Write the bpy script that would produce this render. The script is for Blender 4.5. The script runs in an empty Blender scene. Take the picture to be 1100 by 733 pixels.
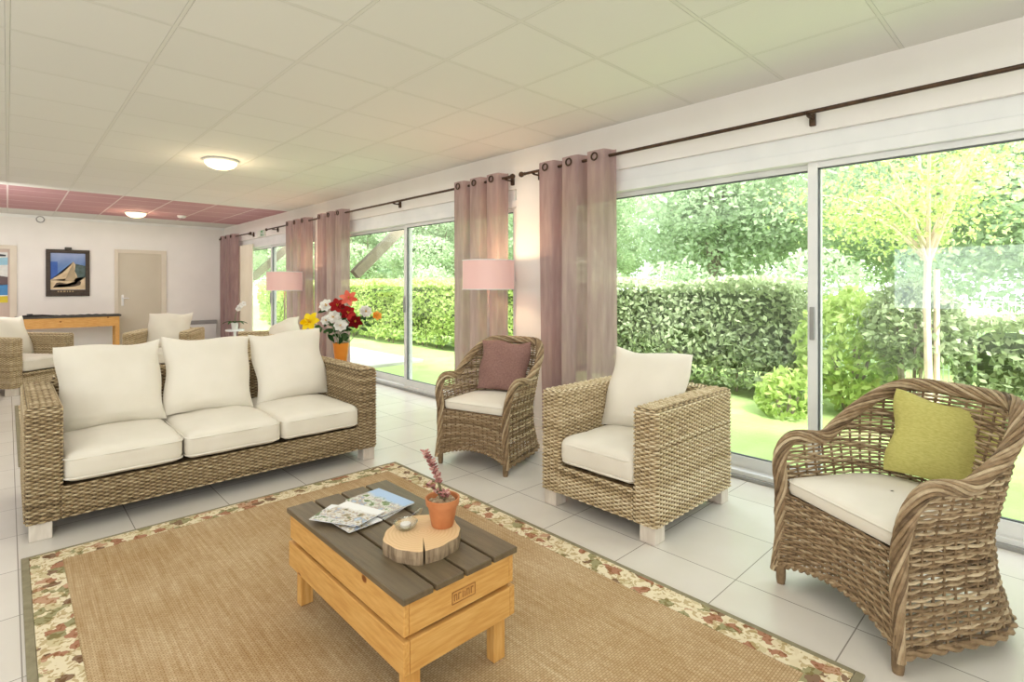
import bpy, bmesh, math, random
import numpy as np
from mathutils import Matrix, Vector
random.seed(7); rng = np.random.default_rng(11)
SC = bpy.context.scene; COL = SC.collection
PI = math.pi

# ------------------------------------------------------------------ colours / materials
def S(r, g, b, a=1.0):
    f = lambda c: ((c/255+.055)/1.055)**2.4 if c/255 > .04045 else c/255/12.92
    return (f(r), f(g), f(b), a)

class N:
    """tiny node helper"""
    def __init__(s, name):
        s.m = bpy.data.materials.new(name); s.m.use_nodes = True
        s.t = s.m.node_tree; s.t.nodes.clear()
        s.out = s.t.nodes.new('ShaderNodeOutputMaterial')
    def n(s, typ, **kw):
        nd = s.t.nodes.new(typ)
        for k, v in kw.items():
            if k in nd.inputs: nd.inputs[k].default_value = v
            else: setattr(nd, k, v)
        return nd
    def l(s, a, b): s.t.links.new(a, b)
    def surf(s, sock): s.l(sock, s.out.inputs['Surface'])
    def coords(s, scale=(1,1,1), loc=(0,0,0), kind='Object'):
        tc = s.n('ShaderNodeTexCoord'); mp = s.n('ShaderNodeMapping')
        mp.inputs['Scale'].default_value = scale; mp.inputs['Location'].default_value = loc
        s.l(tc.outputs[kind], mp.inputs['Vector']); return mp.outputs['Vector']
    def ramp(s, fac, stops, const=False):
        r = s.n('ShaderNodeValToRGB'); cr = r.color_ramp
        if const: cr.interpolation = 'CONSTANT'
        while len(cr.elements) < len(stops): cr.elements.new(.5)
        for e, (p, c) in zip(cr.elements, stops): e.position = p; e.color = c
        s.l(fac, r.inputs['Fac']); return r.outputs['Color']
    def noise(s, vec, scale, detail=3, rough=.5):
        nz = s.n('ShaderNodeTexNoise'); nz.inputs['Scale'].default_value = scale
        nz.inputs['Detail'].default_value = detail; nz.inputs['Roughness'].default_value = rough
        s.l(vec, nz.inputs['Vector']); return nz.outputs['Fac']
    def math(s, op, a, b=None):
        m = s.n('ShaderNodeMath', operation=op)
        for i, v in enumerate((a, b)):
            if v is None: continue
            if isinstance(v, (int, float)): m.inputs[i].default_value = v
            else: s.l(v, m.inputs[i])
        return m.outputs[0]
    def mix(s, fac, a, b, mode='MIX'):
        m = s.n('ShaderNodeMix', data_type='RGBA', blend_type=mode)
        if isinstance(fac, (int, float)): m.inputs[0].default_value = fac
        else: s.l(fac, m.inputs[0])
        for i, v in ((6, a), (7, b)):
            if isinstance(v, tuple): m.inputs[i].default_value = v
            else: s.l(v, m.inputs[i])
        return m.outputs[2]
    def bump(s, h, strength=.3, dist=.01):
        b = s.n('ShaderNodeBump'); b.inputs['Strength'].default_value = strength; b.inputs['Distance'].default_value = dist
        s.l(h, b.inputs['Height']); return b.outputs['Normal']
    def bsdf(s, color, rough=.6, normal=None, metal=0., spec=.4, **kw):
        p = s.n('ShaderNodeBsdfPrincipled')
        if isinstance(color, tuple): p.inputs['Base Color'].default_value = color
        else: s.l(color, p.inputs['Base Color'])
        if isinstance(rough, (int, float)): p.inputs['Roughness'].default_value = rough
        else: s.l(rough, p.inputs['Roughness'])
        p.inputs['Metallic'].default_value = metal; p.inputs['Specular IOR Level'].default_value = spec
        if normal: s.l(normal, p.inputs['Normal'])
        for k, v in kw.items(): p.inputs[k.replace('_', ' ')].default_value = v
        return p.outputs[0]

def plain(name, c1, c2=None, scale=8, rough=.6, bump=0, bscale=40, metal=0, stretch=(1,1,1), spec=.4):
    m = N(name); v = m.coords(stretch)
    c2 = c2 or tuple(x*.88 for x in c1[:3])+(1,)
    col = m.ramp(m.noise(v, scale), [(.3, c1), (.7, c2)])
    nm = m.bump(m.noise(v, bscale, 4), bump, .01) if bump else None
    m.surf(m.bsdf(col, rough, nm, metal, spec)); return m.m

def wicker(name, dark, mid, light):
    m = N(name); at = m.n('ShaderNodeAttribute', attribute_name='tone'); v = m.coords()
    nz = m.noise(v, 35, 3)
    f = m.math('ADD', at.outputs['Fac'], m.math('MULTIPLY', m.math('SUBTRACT', nz, .5), .55))
    col = m.ramp(f, [(0., dark), (.45, mid), (.95, light)])
    m.surf(m.bsdf(col, .62, m.bump(m.noise(v, 160, 2), .25, .003), spec=.25)); return m.m

def leafmat(name, dark, mid, light, trans=.35):
    m = N(name); at = m.n('ShaderNodeAttribute', attribute_name='tone')
    col = m.ramp(at.outputs['Fac'], [(0., dark), (.5, mid), (1., light)])
    d = m.n('ShaderNodeBsdfDiffuse'); t = m.n('ShaderNodeBsdfTranslucent')
    m.l(col, d.inputs['Color']); m.l(col, t.inputs['Color'])
    mx = m.n('ShaderNodeMixShader'); mx.inputs[0].default_value = trans
    m.l(d.outputs[0], mx.inputs[1]); m.l(t.outputs[0], mx.inputs[2]); m.surf(mx.outputs[0]); return m.m

def emis(name, c, strength, base=None):
    m = N(name); v = m.coords(); nz = m.noise(v, 6)
    col = m.mix(m.math('MULTIPLY', nz, .15), c, base or c)
    p = m.n('ShaderNodeBsdfPrincipled'); m.l(col, p.inputs['Base Color']); m.l(col, p.inputs['Emission Color'])
    p.inputs['Emission Strength'].default_value = strength; p.inputs['Roughness'].default_value = .5
    m.surf(p.outputs[0]); return m.m

MT = {}
MT['wall'] = plain('white_plaster', S(240,237,232), S(234,231,226), 2, .85, .05, 60)
MT['white'] = plain('white_lacquer', S(238,238,235), S(230,230,228), 4, .4, 0)
MT['frame'] = plain('white_aluminium', S(236,237,236), S(226,228,228), 4, .35, 0)
MT['gasket'] = plain('grey_gasket', S(110,115,118), S(85,90,92), 6, .5)
MT['grey'] = plain('mid_grey', S(165,165,162), S(145,145,142), 6, .5)
MT['dark'] = plain('black_plastic', S(38,36,36), S(52,50,50), 10, .5)
MT['bronze'] = plain('dark_bronze', S(88,66,48), S(60,46,36), 30, .4, 0, metal=.5)
MT['cream'] = plain('cream_cotton', S(233,227,214), S(227,221,207), 5, .9, .18, 300)
MT['creampipe'] = plain('cream_piping', S(236,231,219), S(225,220,207), 9, .9, .1, 300)
MT['legpaint'] = plain('whitewashed_wood', S(226,217,205), S(208,197,184), 12, .6, .1, 60, stretch=(4,4,.6))
MT['sofaw'] = wicker('grey_brown_rattan', S(60,47,32), S(160,138,104), S(220,204,170))
MT['chairw'] = wicker('honey_rattan', S(84,66,44), S(188,166,128), S(234,220,188))
MT['tubw'] = wicker('brown_kubu_rattan', S(64,48,33), S(150,126,96), S(212,194,162))
MT['pine'] = None
def pine(nm='honey_pine', st=(9, 1.1, 9)):
    m = N(nm); v = m.coords((1,1,1))
    g = m.noise(m.coords((3,3,3)), 3, 2)
    w = m.n('ShaderNodeTexNoise'); w.inputs['Scale'].default_value = 9; w.inputs['Detail'].default_value = 5
    m.l(m.coords(st), w.inputs['Vector'])
    col = m.ramp(w.outputs['Fac'], [(.25, S(194,140,72)), (.5, S(210,160,90)), (.8, S(224,180,112))])
    vo = m.n('ShaderNodeTexVoronoi'); vo.inputs['Scale'].default_value = 5.5; m.l(m.coords((1,1,1.4)), vo.inputs['Vector'])
    k = m.ramp(vo.outputs['Distance'], [(.0, S(96,56,22)), (.07, S(150,92,40)), (.11, (1,1,1,1))])
    m.surf(m.bsdf(m.mix(.9, col, k, 'MULTIPLY'), .45, m.bump(w.outputs['Fac'], .08, .004))); return m.m
MT['pine'] = pine(); MT['pine_end'] = pine('honey_pine_cross', (1.1, 9, 9)); MT['pine_leg'] = pine('honey_pine_upright', (9, 9, 1.1))
MT['plank'] = plain('dark_stained_wood', S(112,97,74), S(92,79,60), 6, .38, .12, 30, stretch=(8,.8,8))
MT['bark'] = plain('rough_bark', S(176,154,126), S(122,102,80), 24, .9, .6, 40, stretch=(3,3,.5))
def slicetop():
    m = N('cut_wood'); v = m.coords()
    w = m.n('ShaderNodeTexWave', wave_type='RINGS', rings_direction='Z'); w.inputs['Scale'].default_value = 26; w.inputs['Distortion'].default_value = 3
    m.l(v, w.inputs['Vector'])
    col = m.ramp(w.outputs['Fac'], [(0., S(228,194,150)), (1., S(220,184,138))])
    m.surf(m.bsdf(col, .6)); return m.m
MT['cut'] = slicetop()
MT['terra'] = plain('terracotta', S(196,128,82), S(178,108,64), 14, .75, .1, 60)
MT['gravel'] = plain('pale_gravel', S(200,180,150), S(150,125,98), 60, .9)
MT['stem'] = plain('plant_stem', S(120,110,80), S(96,84,60), 30, .8)
MT['green_stem'] = plain('green_stem', S(150,165,130), S(110,135,95), 20, .7)
MT['succ'] = leafmat('pink_succulent', S(140,88,86), S(196,140,134), S(226,188,178), .2)
MT['mauve_cush'] = plain('mauve_weave', S(152,118,108), S(132,98,92), 90, .95, .4, 260)
MT['green_cush'] = plain('lime_weave', S(204,198,120), S(184,178,98), 70, .95, .45, 220, stretch=(1,3,1))

def sheer():
    m = N('sheer_mauve'); v = m.coords((1, 1, .15))
    nz = m.noise(v, 22, 3)
    col = m.ramp(nz, [(.3, S(196,172,168)), (.7, S(176,150,150))])
    p = m.bsdf(col, .75, spec=.2)
    t = m.n('ShaderNodeBsdfTranslucent'); m.l(col, t.inputs['Color'])
    a = m.n('ShaderNodeMixShader'); a.inputs[0].default_value = .45; m.l(p, a.inputs[1]); m.l(t.outputs[0], a.inputs[2])
    tr = m.n('ShaderNodeBsdfTransparent'); tr.inputs['Color'].default_value = S(238,222,228)
    b = m.n('ShaderNodeMixShader'); b.inputs[0].default_value = .11; m.l(a.outputs[0], b.inputs[1]); m.l(tr.outputs[0], b.inputs[2])
    m.surf(b.outputs[0]); return m.m
MT['sheer'] = sheer()
def glass(name, tint=(1,1,1,1), refl=1.0):
    m = N(name)
    tr = m.n('ShaderNodeBsdfTransparent'); tr.inputs['Color'].default_value = tint
    gl = m.n('ShaderNodeBsdfGlossy'); gl.inputs['Roughness'].default_value = .0
    lw = m.n('ShaderNodeLayerWeight'); lw.inputs['Blend'].default_value = .5
    f = m.math('MULTIPLY', m.math('ADD', m.math('MULTIPLY', m.math('POWER', lw.outputs['Facing'], 5), .8), .045), refl)
    mx = m.n('ShaderNodeMixShader'); m.l(f, mx.inputs[0]); m.l(tr.outputs[0], mx.inputs[1]); m.l(gl.outputs[0], mx.inputs[2])
    m.surf(mx.outputs[0]); return m.m
MT['pane'] = glass('window_glass', (.97,.985,.975,1), 1.15)
MT['dish'] = glass('clear_glass', (.93,.95,.93,1), 3.)

def floor_mat():
    m = N('pale_floor_tile'); v = m.coords((1,1,1), (-.035,-.098,0))
    b = m.n('ShaderNodeTexBrick', offset=0., squash=1.); b.inputs['Scale'].default_value = 1
    b.inputs['Brick Width'].default_value = .452; b.inputs['Row Height'].default_value = .452
    b.inputs['Mortar Size'].default_value = .0026; b.inputs['Mortar Smooth'].default_value = .3
    b.inputs['Color1'].default_value = S(222,217,209); b.inputs['Color2'].default_value = S(217,211,202); b.inputs['Mortar'].default_value = S(150,143,134)
    m.l(v, b.inputs['Vector'])
    nz = m.ramp(m.noise(m.coords(), 5, 6), [(.3, (1,1,1,1)), (.75, S(250,249,247))])
    col = m.mix(1., b.outputs['Color'], nz, 'MULTIPLY')
    rg = m.math('ADD', m.math('MULTIPLY', m.noise(m.coords(), 12, 3), .04), .24)
    m.surf(m.bsdf(col, rg, m.bump(b.outputs['Fac'], -.3, .002), spec=.42)); return m.m
MT['floor'] = floor_mat()
def ceil_mat():
    m = N('ceiling_tiles'); v = m.coords((1,1,1), (0,-.02,0))
    b = m.n('ShaderNodeTexBrick', offset=0., squash=1.); b.inputs['Scale'].default_value = 1
    b.inputs['Brick Width'].default_value = .6; b.inputs['Row Height'].default_value = .604
    b.inputs['Mortar Size'].default_value = .011; b.inputs['Mortar Smooth'].default_value = .25
    b.inputs['Color1'].default_value = (1,1,1,1); b.inputs['Color2'].default_value = (.96,.96,.96,1); b.inputs['Mortar'].default_value = (0,0,0,1)
    m.l(v, b.inputs['Vector'])
    sp = m.n('ShaderNodeSeparateXYZ'); m.l(m.coords(), sp.inputs[0]); y = sp.outputs['Y']
    pk = m.math('MULTIPLY', m.math('GREATER_THAN', y, 9.3), m.math('LESS_THAN', y, 12.04))
    tile = m.mix(pk, S(226,225,219), S(190,144,148))
    nz = m.noise(m.coords(), 150, 2)
    tile = m.mix(m.math('MULTIPLY', nz, .12), tile, S(200,196,184))
    tile = m.mix(1., tile, b.outputs['Color'], 'MULTIPLY')
    bar = m.mix(pk, S(219,218,210), S(226,205,204))
    col = m.mix(b.outputs['Fac'], tile, bar)
    m.surf(m.bsdf(col, .85, m.bump(b.outputs['Fac'], .8, .006), spec=.15)); return m.m
MT['ceil'] = ceil_mat()
def sisal():
    m = N('sisal_weave'); v = m.coords()
    b = m.n('ShaderNodeTexBrick', offset=.5, squash=1.); b.inputs['Scale'].default_value = 1
    b.inputs['Brick Width'].default_value = .016; b.inputs['Row Height'].default_value = .009
    b.inputs['Mortar Size'].default_value = .0016; b.inputs['Mortar Smooth'].default_value = .8
    b.inputs['Color1'].default_value = S(216,196,164); b.inputs['Color2'].default_value = S(202,178,144); b.inputs['Mortar'].default_value = S(164,140,106)
    m.l(v, b.inputs['Vector'])
    n1 = m.ramp(m.noise(m.coords((30, 1.2, 1)), 3, 4), [(.3, (1,1,1,1)), (.75, S(226,214,196))])
    n2 = m.ramp(m.noise(v, 2.2, 3), [(.3, (1,1,1,1)), (.7, S(232,222,206))])
    col = m.mix(1., m.mix(1., b.outputs['Color'], n1, 'MULTIPLY'), n2, 'MULTIPLY')
    m.surf(m.bsdf(col, .95, m.bump(b.outputs['Fac'], -.5, .003), spec=.1)); return m.m
MT['sisal'] = sisal()
def floral():
    m = N('floral_border'); v = m.coords()
    nz = m.n('ShaderNodeTexNoise'); nz.inputs['Scale'].default_value = 26; m.l(v, nz.inputs['Vector'])
    dv = m.mix(.05, v, nz.outputs['Color'], 'ADD')
    vo = m.n('ShaderNodeTexVoronoi'); vo.inputs['Scale'].default_value = 23; m.l(dv, vo.inputs['Vector'])
    sp = m.n('ShaderNodeSeparateColor'); m.l(vo.outputs['Color'], sp.inputs[0])
    col = m.ramp(sp.outputs[0], [(0., S(228,216,186)), (.42, S(206,192,154)), (.55, S(158,152,114)), (.66, S(172,126,100)), (.74, S(138,112,90)), (.81, S(222,208,176)), (.93, S(192,154,126))], True)
    v2 = m.n('ShaderNodeTexVoronoi'); v2.inputs['Scale'].default_value = 80; m.l(dv, v2.inputs['Vector'])
    s2 = m.n('ShaderNodeSeparateColor'); m.l(v2.outputs['Color'], s2.inputs[0])
    c2 = m.ramp(s2.outputs[1], [(0., (1,1,1,1)), (.7, S(205,190,160))], True)
    m.surf(m.bsdf(m.mix(.8, col, c2, 'MULTIPLY'), .9, spec=.1)); return m.m
MT['floral'] = floral()
MT['binding'] = plain('olive_binding', S(150,142,116), S(132,124,98), 30, .9, .2, 200)
MT['shade'] = emis('pink_lampshade', S(214,176,168), .34, S(206,166,160))
MT['dome'] = emis('lit_opal_glass', S(255,226,178), 2.6, S(255,238,205))
MT['lawn'] = plain('mown_lawn', S(176,198,128), S(160,186,110), 3, .95, .5, 60)
MT['concrete'] = plain('pale_concrete', S(206,204,198), S(190,187,180), 5, .9, .1, 30)
MT['trunk'] = plain('grey_trunk', S(158,146,134), S(120,108,96), 12, .95, .4, 20, stretch=(2,2,.4))
MT['paletrunk'] = plain('pale_trunk', S(226,206,186), S(205,182,160), 12, .9, .2, 20)
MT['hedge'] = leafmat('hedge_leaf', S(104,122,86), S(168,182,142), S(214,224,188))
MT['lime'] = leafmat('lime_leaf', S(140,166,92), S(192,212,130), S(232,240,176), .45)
MT['treeleaf'] = leafmat('tree_leaf', S(146,166,132), S(194,212,176), S(226,238,208), .45)  # leaf tones kept pale so the outdoor haze sits in their colour
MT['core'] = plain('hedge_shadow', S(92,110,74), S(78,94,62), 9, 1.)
MT['strut'] = plain('weathered_beam', S(168,156,138), S(146,134,116), 8, .85, .2, 20, stretch=(1,6,1))
MT['doorbeige'] = plain('beige_door', S(206,198,180), S(200,191,172), 2, .55)
MT['doorpink'] = plain('rosy_beige_door', S(204,186,174), S(197,178,166), 2, .55)
MT['jamb'] = plain('cream_jamb', S(222,213,196), S(214,204,187), 3, .5)
MT['slate'] = plain('dark_slate', S(82,80,72), S(62,60,54), 9, .6)
MT['pole'] = plain('brushed_pole', S(190,176,170), S(170,156,150), 10, .35, metal=.3)
MT['render'] = plain('pale_render', S(240,236,228), S(232,228,220), 2, .9)
MT['roofm'] = plain('added_roof', S(190,184,174), S(176,170,160), 4, .9)
MT['blind'] = plain('cream_blind', S(240,234,214), S(232,225,203), 3, .9)
MT['orange'] = plain('orange_vase', S(236,150,50), S(222,126,30), 5, .35)
MT['pot_white'] = plain('white_pot', S(232,230,226), S(220,218,212), 5, .4)
def flat(name, c, rough=.5): return plain(name, c, tuple(x*.9 for x in c[:3])+(1,), 20, rough)
MT['petal_yellow'] = leafmat('yellow_petal', S(232,176,0), S(248,206,14), S(252,226,60), .3)
MT['petal_white'] = leafmat('white_petal', S(222,218,212), S(244,242,236), S(252,252,250), .3)
MT['petal_red'] = leafmat('dark_red_petal', S(104,20,24), S(146,32,36), S(180,56,54), .25)
MT['petal_coral'] = leafmat('coral_petal', S(206,74,66), S(228,98,84), S(240,140,120), .3)
MT['petal_orange'] = leafmat('orange_petal', S(228,130,30), S(244,160,60), S(250,200,120), .3)
MT['flowerleaf'] = leafmat('dark_flower_leaf', S(36,62,36), S(62,92,56), S(104,130,84), .25)
MT['pistil'] = flat('yellow_pistil', S(226,178,50))

def cover_mat(name, sky, blot, seed):
    m = N(name); v = m.coords((1,1,1), (seed, seed*.7, 0))
    n1 = m.noise(v, 28, 5, .6)
    pic = m.ramp(n1, [(.3, S(92,106,80)), (.42, blot), (.48, S(222,222,218)), (.56, S(176,158,140)), (.62, S(150,176,204)), (.78, S(238,238,236))])
    g = m.coords(); sp = m.n('ShaderNodeSeparateXYZ'); m.l(g, sp.inputs[0])
    f = m.ramp(m.math('ADD', sp.outputs['Y'], m.math('MULTIPLY', m.noise(v, 14, 2), .06)), [(.04, (0,0,0,1)), (.06, (1,1,1,1))])
    m.surf(m.bsdf(m.mix(f, pic, sky), .25, spec=.5)); return m.m
MT['cov_blue'] = cover_mat('blue_sky_cover', S(166,192,228), S(120,140,86), 1.3)
MT['cov_blue_pale'] = cover_mat('pale_blue_cover', S(190,208,232), S(140,150,96), 5.1)
MT['cov_white'] = cover_mat('white_leaflet_cover', S(232,234,236), S(110,130,84), 8.4)
MT['cov_white_photo'] = cover_mat('photo_leaflet_cover', S(240,240,240), S(170,150,120), 3.7)
MT['paper'] = plain('white_paper', S(244,244,244), S(236,236,238), 6, .6)

# ------------------------------------------------------------------ mesh builder
class MB:
    def __init__(s): s.v = []; s.q = []; s.t = []; s.tone = []; s.n = 0
    def add(s, v, q=None, t=None, tone=.5):
        v = np.asarray(v, float).reshape(-1, 3)
        if q is not None and len(q): s.q.append(np.asarray(q, int).reshape(-1, 4)+s.n)
        if t is not None and len(t): s.t.append(np.asarray(t, int).reshape(-1, 3)+s.n)
        s.v.append(v); s.tone.append(np.broadcast_to(np.asarray(tone, float), (len(v),)).copy()); s.n += len(v)
        return s
    def bm(s, b, tone=.5):
        b.verts.index_update()
        v = [x.co[:] for x in b.verts]; q = []; t = []
        for f in b.faces:
            ix = [x.index for x in f.verts]
            if len(ix) == 4: q.append(ix)
            elif len(ix) == 3: t.append(ix)
            else:
                for i in range(1, len(ix)-1): t.append([ix[0], ix[i], ix[i+1]])
        b.free(); return s.add(v, q, t, tone)
    def box(s, x0, x1, y0, y1, z0, z1, bev=0., seg=2, tone=.5, M=None):
        b = bmesh.new(); bmesh.ops.create_cube(b, size=1)
        for v in b.verts: v.co = Vector(((v.co.x+.5)*(x1-x0)+x0, (v.co.y+.5)*(y1-y0)+y0, (v.co.z+.5)*(z1-z0)+z0))
        if bev: bmesh.ops.bevel(b, geom=b.edges[:]+b.verts[:], offset=bev, segments=seg, affect='EDGES', profile=.5)
        if M is not None: bmesh.ops.transform(b, matrix=M, verts=b.verts)
        return s.bm(b, tone)
    def tube(s, pts, r, k=6, tone=.5, closed=False, caps=True):
        P = np.asarray(pts, float); n = len(P)
        if closed: T = np.roll(P, -1, 0)-np.roll(P, 1, 0)
        else: T = np.gradient(P, axis=0)
        T /= np.linalg.norm(T, axis=1)[:, None]+1e-12
        a = np.array([0, 0, 1.]) if abs(T[0][2]) < .9 else np.array([1., 0, 0])
        nn = np.cross(T[0], a); nn /= np.linalg.norm(nn); Ns = [nn]
        for i in range(1, n):
            nn = Ns[-1]-T[i]*np.dot(Ns[-1], T[i]); nn /= np.linalg.norm(nn)+1e-12; Ns.append(nn)
        Ns = np.array(Ns); B = np.cross(T, Ns)
        ang = np.arange(k)/k*2*PI; r = np.broadcast_to(np.asarray(r, float), (n,))
        V = P[:, None]+r[:, None, None]*(np.cos(ang)[None, :, None]*Ns[:, None]+np.sin(ang)[None, :, None]*B[:, None])
        m = n if closed else n-1
        i = np.arange(m)[:, None]*k; j = ((np.arange(m)+1) % n)[:, None]*k; c = np.arange(k)[None]; d = (c+1) % k
        q = np.stack([i+c, i+d, j+d, j+c], -1).reshape(-1, 4); t = []
        if caps and not closed:
            for x in range(1, k-1): t += [[0, x+1, x], [(n-1)*k, (n-1)*k+x, (n-1)*k+x+1]]
        return s.add(V, q, t, tone)
    def lathe(s, prof, k=32, tone=.5, c=(0,0,0)):
        prof = np.asarray(prof, float); n = len(prof); a = np.arange(k)/k*2*PI
        V = np.stack([prof[:, 0:1]*np.cos(a)+c[0], prof[:, 0:1]*np.sin(a)+c[1], np.repeat(prof[:, 1:2], k, 1)+c[2]], -1)
        i = np.arange(n-1)[:, None]*k; cc = np.arange(k)[None]; d = (cc+1) % k
        return s.add(V, np.stack([i+cc, i+d, i+k+d, i+k+cc], -1).reshape(-1, 4), None, tone)
    def grid(s, F, nu, nv, tone=.5):
        V = np.asarray(F, float).reshape(nu*nv, 3)
        i = (np.arange(nu-1)*nv)[:, None]; j = np.arange(nv-1)[None]
        return s.add(V, np.stack([i+j, i+nv+j, i+nv+j+1, i+j+1], -1).reshape(-1, 4), None, tone)
    def strand(s, P, Nv, Bv, rn, rb, tone):
        """half-round strand: P path (n,3); Nv outward; Bv across"""
        a = np.linspace(0, PI, 4); n = len(P)
        Nv = np.broadcast_to(Nv, (n, 3)); Bv = np.broadcast_to(Bv, (n, 3))
        V = P[:, None]+rb*np.cos(a)[None, :, None]*Bv[:, None]+rn*np.sin(a)[None, :, None]*Nv[:, None]
        i = (np.arange(n-1)*4)[:, None]; j = np.arange(3)[None]
        return s.add(V, np.stack([i+j, i+4+j, i+4+j+1, i+j+1], -1).reshape(-1, 4), None, np.repeat(np.broadcast_to(tone, (n,)), 4))
    def leaves(s, C, size, tone, asp=.5, up=0.):
        C = np.asarray(C); n = len(C); size = np.broadcast_to(size, (n,))
        d = rng.normal(size=(n, 3)); d /= np.linalg.norm(d, axis=1)[:, None]
        e = rng.normal(size=(n, 3)); e[:, 2] *= (1-up); e -= d*np.sum(d*e, 1)[:, None]; e /= np.linalg.norm(e, axis=1)[:, None]
        L = d*size[:, None]*.5; W = e*size[:, None]*.5*asp
        V = np.stack([C-L, C+W-L*.1, C+L, C-W-L*.1], 1)
        return s.add(V, np.arange(4*n).reshape(-1, 4), None, np.repeat(tone, 4))
    def build(s, name, mat, parent=None, smooth=True, M=None):
        me = bpy.data.meshes.new(name); V = np.concatenate(s.v)
        if M is not None: V = V@np.array(M.to_3x3()).T+np.array(M.translation)
        q = np.concatenate(s.q) if s.q else np.zeros((0, 4), int); t = np.concatenate(s.t) if s.t else np.zeros((0, 3), int)
        me.vertices.add(len(V)); me.vertices.foreach_set('co', V.ravel())
        me.loops.add(q.size+t.size); me.loops.foreach_set('vertex_index', np.concatenate([q.ravel(), t.ravel()]))
        me.polygons.add(len(q)+len(t))
        me.polygons.foreach_set('loop_start', np.concatenate([np.arange(len(q))*4, q.size+np.arange(len(t))*3]))
        me.polygons.foreach_set('loop_total', np.concatenate([np.full(len(q), 4), np.full(len(t), 3)]))
        me.polygons.foreach_set('use_smooth', np.full(len(q)+len(t), bool(smooth)))
        me.update(calc_edges=True)
        at = me.attributes.new('tone', 'FLOAT', 'POINT'); at.data.foreach_set('value', np.concatenate(s.tone))
        me.materials.append(mat); me.validate()
        if smooth:
            try: me.set_sharp_from_angle(angle=math.radians(40))
            except Exception: pass
        o = bpy.data.objects.new(name, me); COL.objects.link(o)
        if parent: o.parent = parent
        return o

def tag(o, label, cat, group=None):
    o['label'] = label; o['category'] = cat
    if group: o['group'] = group
    return o
def thing(name, label, cat, loc=(0,0,0), rz=0, group=None):
    o = bpy.data.objects.new(name, None); COL.objects.link(o); o.empty_display_size = .1
    o.location = loc; o.rotation_euler = (0, 0, rz); return tag(o, label, cat, group)
def struct(name, mb, mat, smooth=False):
    o = mb.build(name, mat, None, smooth); o['kind'] = 'structure'; return o
def dup(root, loc, rz, label, group=None):
    r = root.copy(); COL.objects.link(r); r.location = loc; r.rotation_euler = (0, 0, rz); r['label'] = label
    if group: r['group'] = group
    for ch in list(root.children):
        c = ch.copy(); COL.objects.link(c); c.parent = r
        for g in list(ch.children):
            d = g.copy(); COL.objects.link(d); d.parent = c
    return r
def face(fx, fy): return math.atan2(fx, -fy)

# ------------------------------------------------------------------ room shell
CZ = 2.56; WX = 3.5; YF = 13.0; YB = -2.6; XL = -3.6
struct('floor', MB().box(XL-.2, WX+.12, YB-.2, YF+.2, -.06, 0), MT['floor'])
struct('ceiling', MB().box(XL, WX+.1, YB, YF, CZ, CZ+.05), MT['ceil'])
struct('roof', MB().box(XL-.4, WX+.5, YB-.3, YF+.3, CZ+.08, CZ+.2), MT['roofm'])  # unseen roof slab added to block the sun, overhang set for its shadow
OP = [(-.95, 3.11), (3.62, 7.68), (8.2, 12.26)]
w = MB()
for a, b in [(YB, -.95), (3.11, 3.62), (7.68, 8.2), (12.26, YF)]: w.box(WX, WX+.2, a, b, 0, CZ)
for a, b in OP: w.box(WX, WX+.2, a, b, 2.2, CZ)
struct('wall_right', w, MT['wall'])
struct('wall_far', MB().box(XL, WX+.2, YF, YF+.15, 0, CZ), MT['wall'])
struct('wall_back', MB().box(XL, WX+.2, YB-.15, YB, 0, CZ), MT['wall'])
w = MB()   # left wall with a window opening (it is what the glass opposite mirrors)
LW = (-.9, 2.1, .85, 1.95)
w.box(XL-.15, XL, YB, LW[0], 0, CZ).box(XL-.15, XL, LW[1], YF, 0, CZ).box(XL-.15, XL, LW[0], LW[1], 0, LW[2]).box(XL-.15, XL, LW[0], LW[1], LW[3], CZ)
struct('wall_left', w, MT['wall'])
w = MB()
w.box(XL-.11, XL-.05, LW[0], LW[0]+.06, LW[2], LW[3]).box(XL-.11, XL-.05, LW[1]-.06, LW[1], LW[2], LW[3])
w.box(XL-.11, XL-.05, LW[0], LW[1], LW[2], LW[2]+.06).box(XL-.11, XL-.05, LW[0], LW[1], LW[3]-.06, LW[3])
wl = struct('window_4', w, MT['frame'])
MB().box(XL-.085, XL-.08, LW[0]+.06, LW[1]-.06, LW[2]+.06, LW[3]-.06).build('pane', MT['pane'], wl, False)

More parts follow.
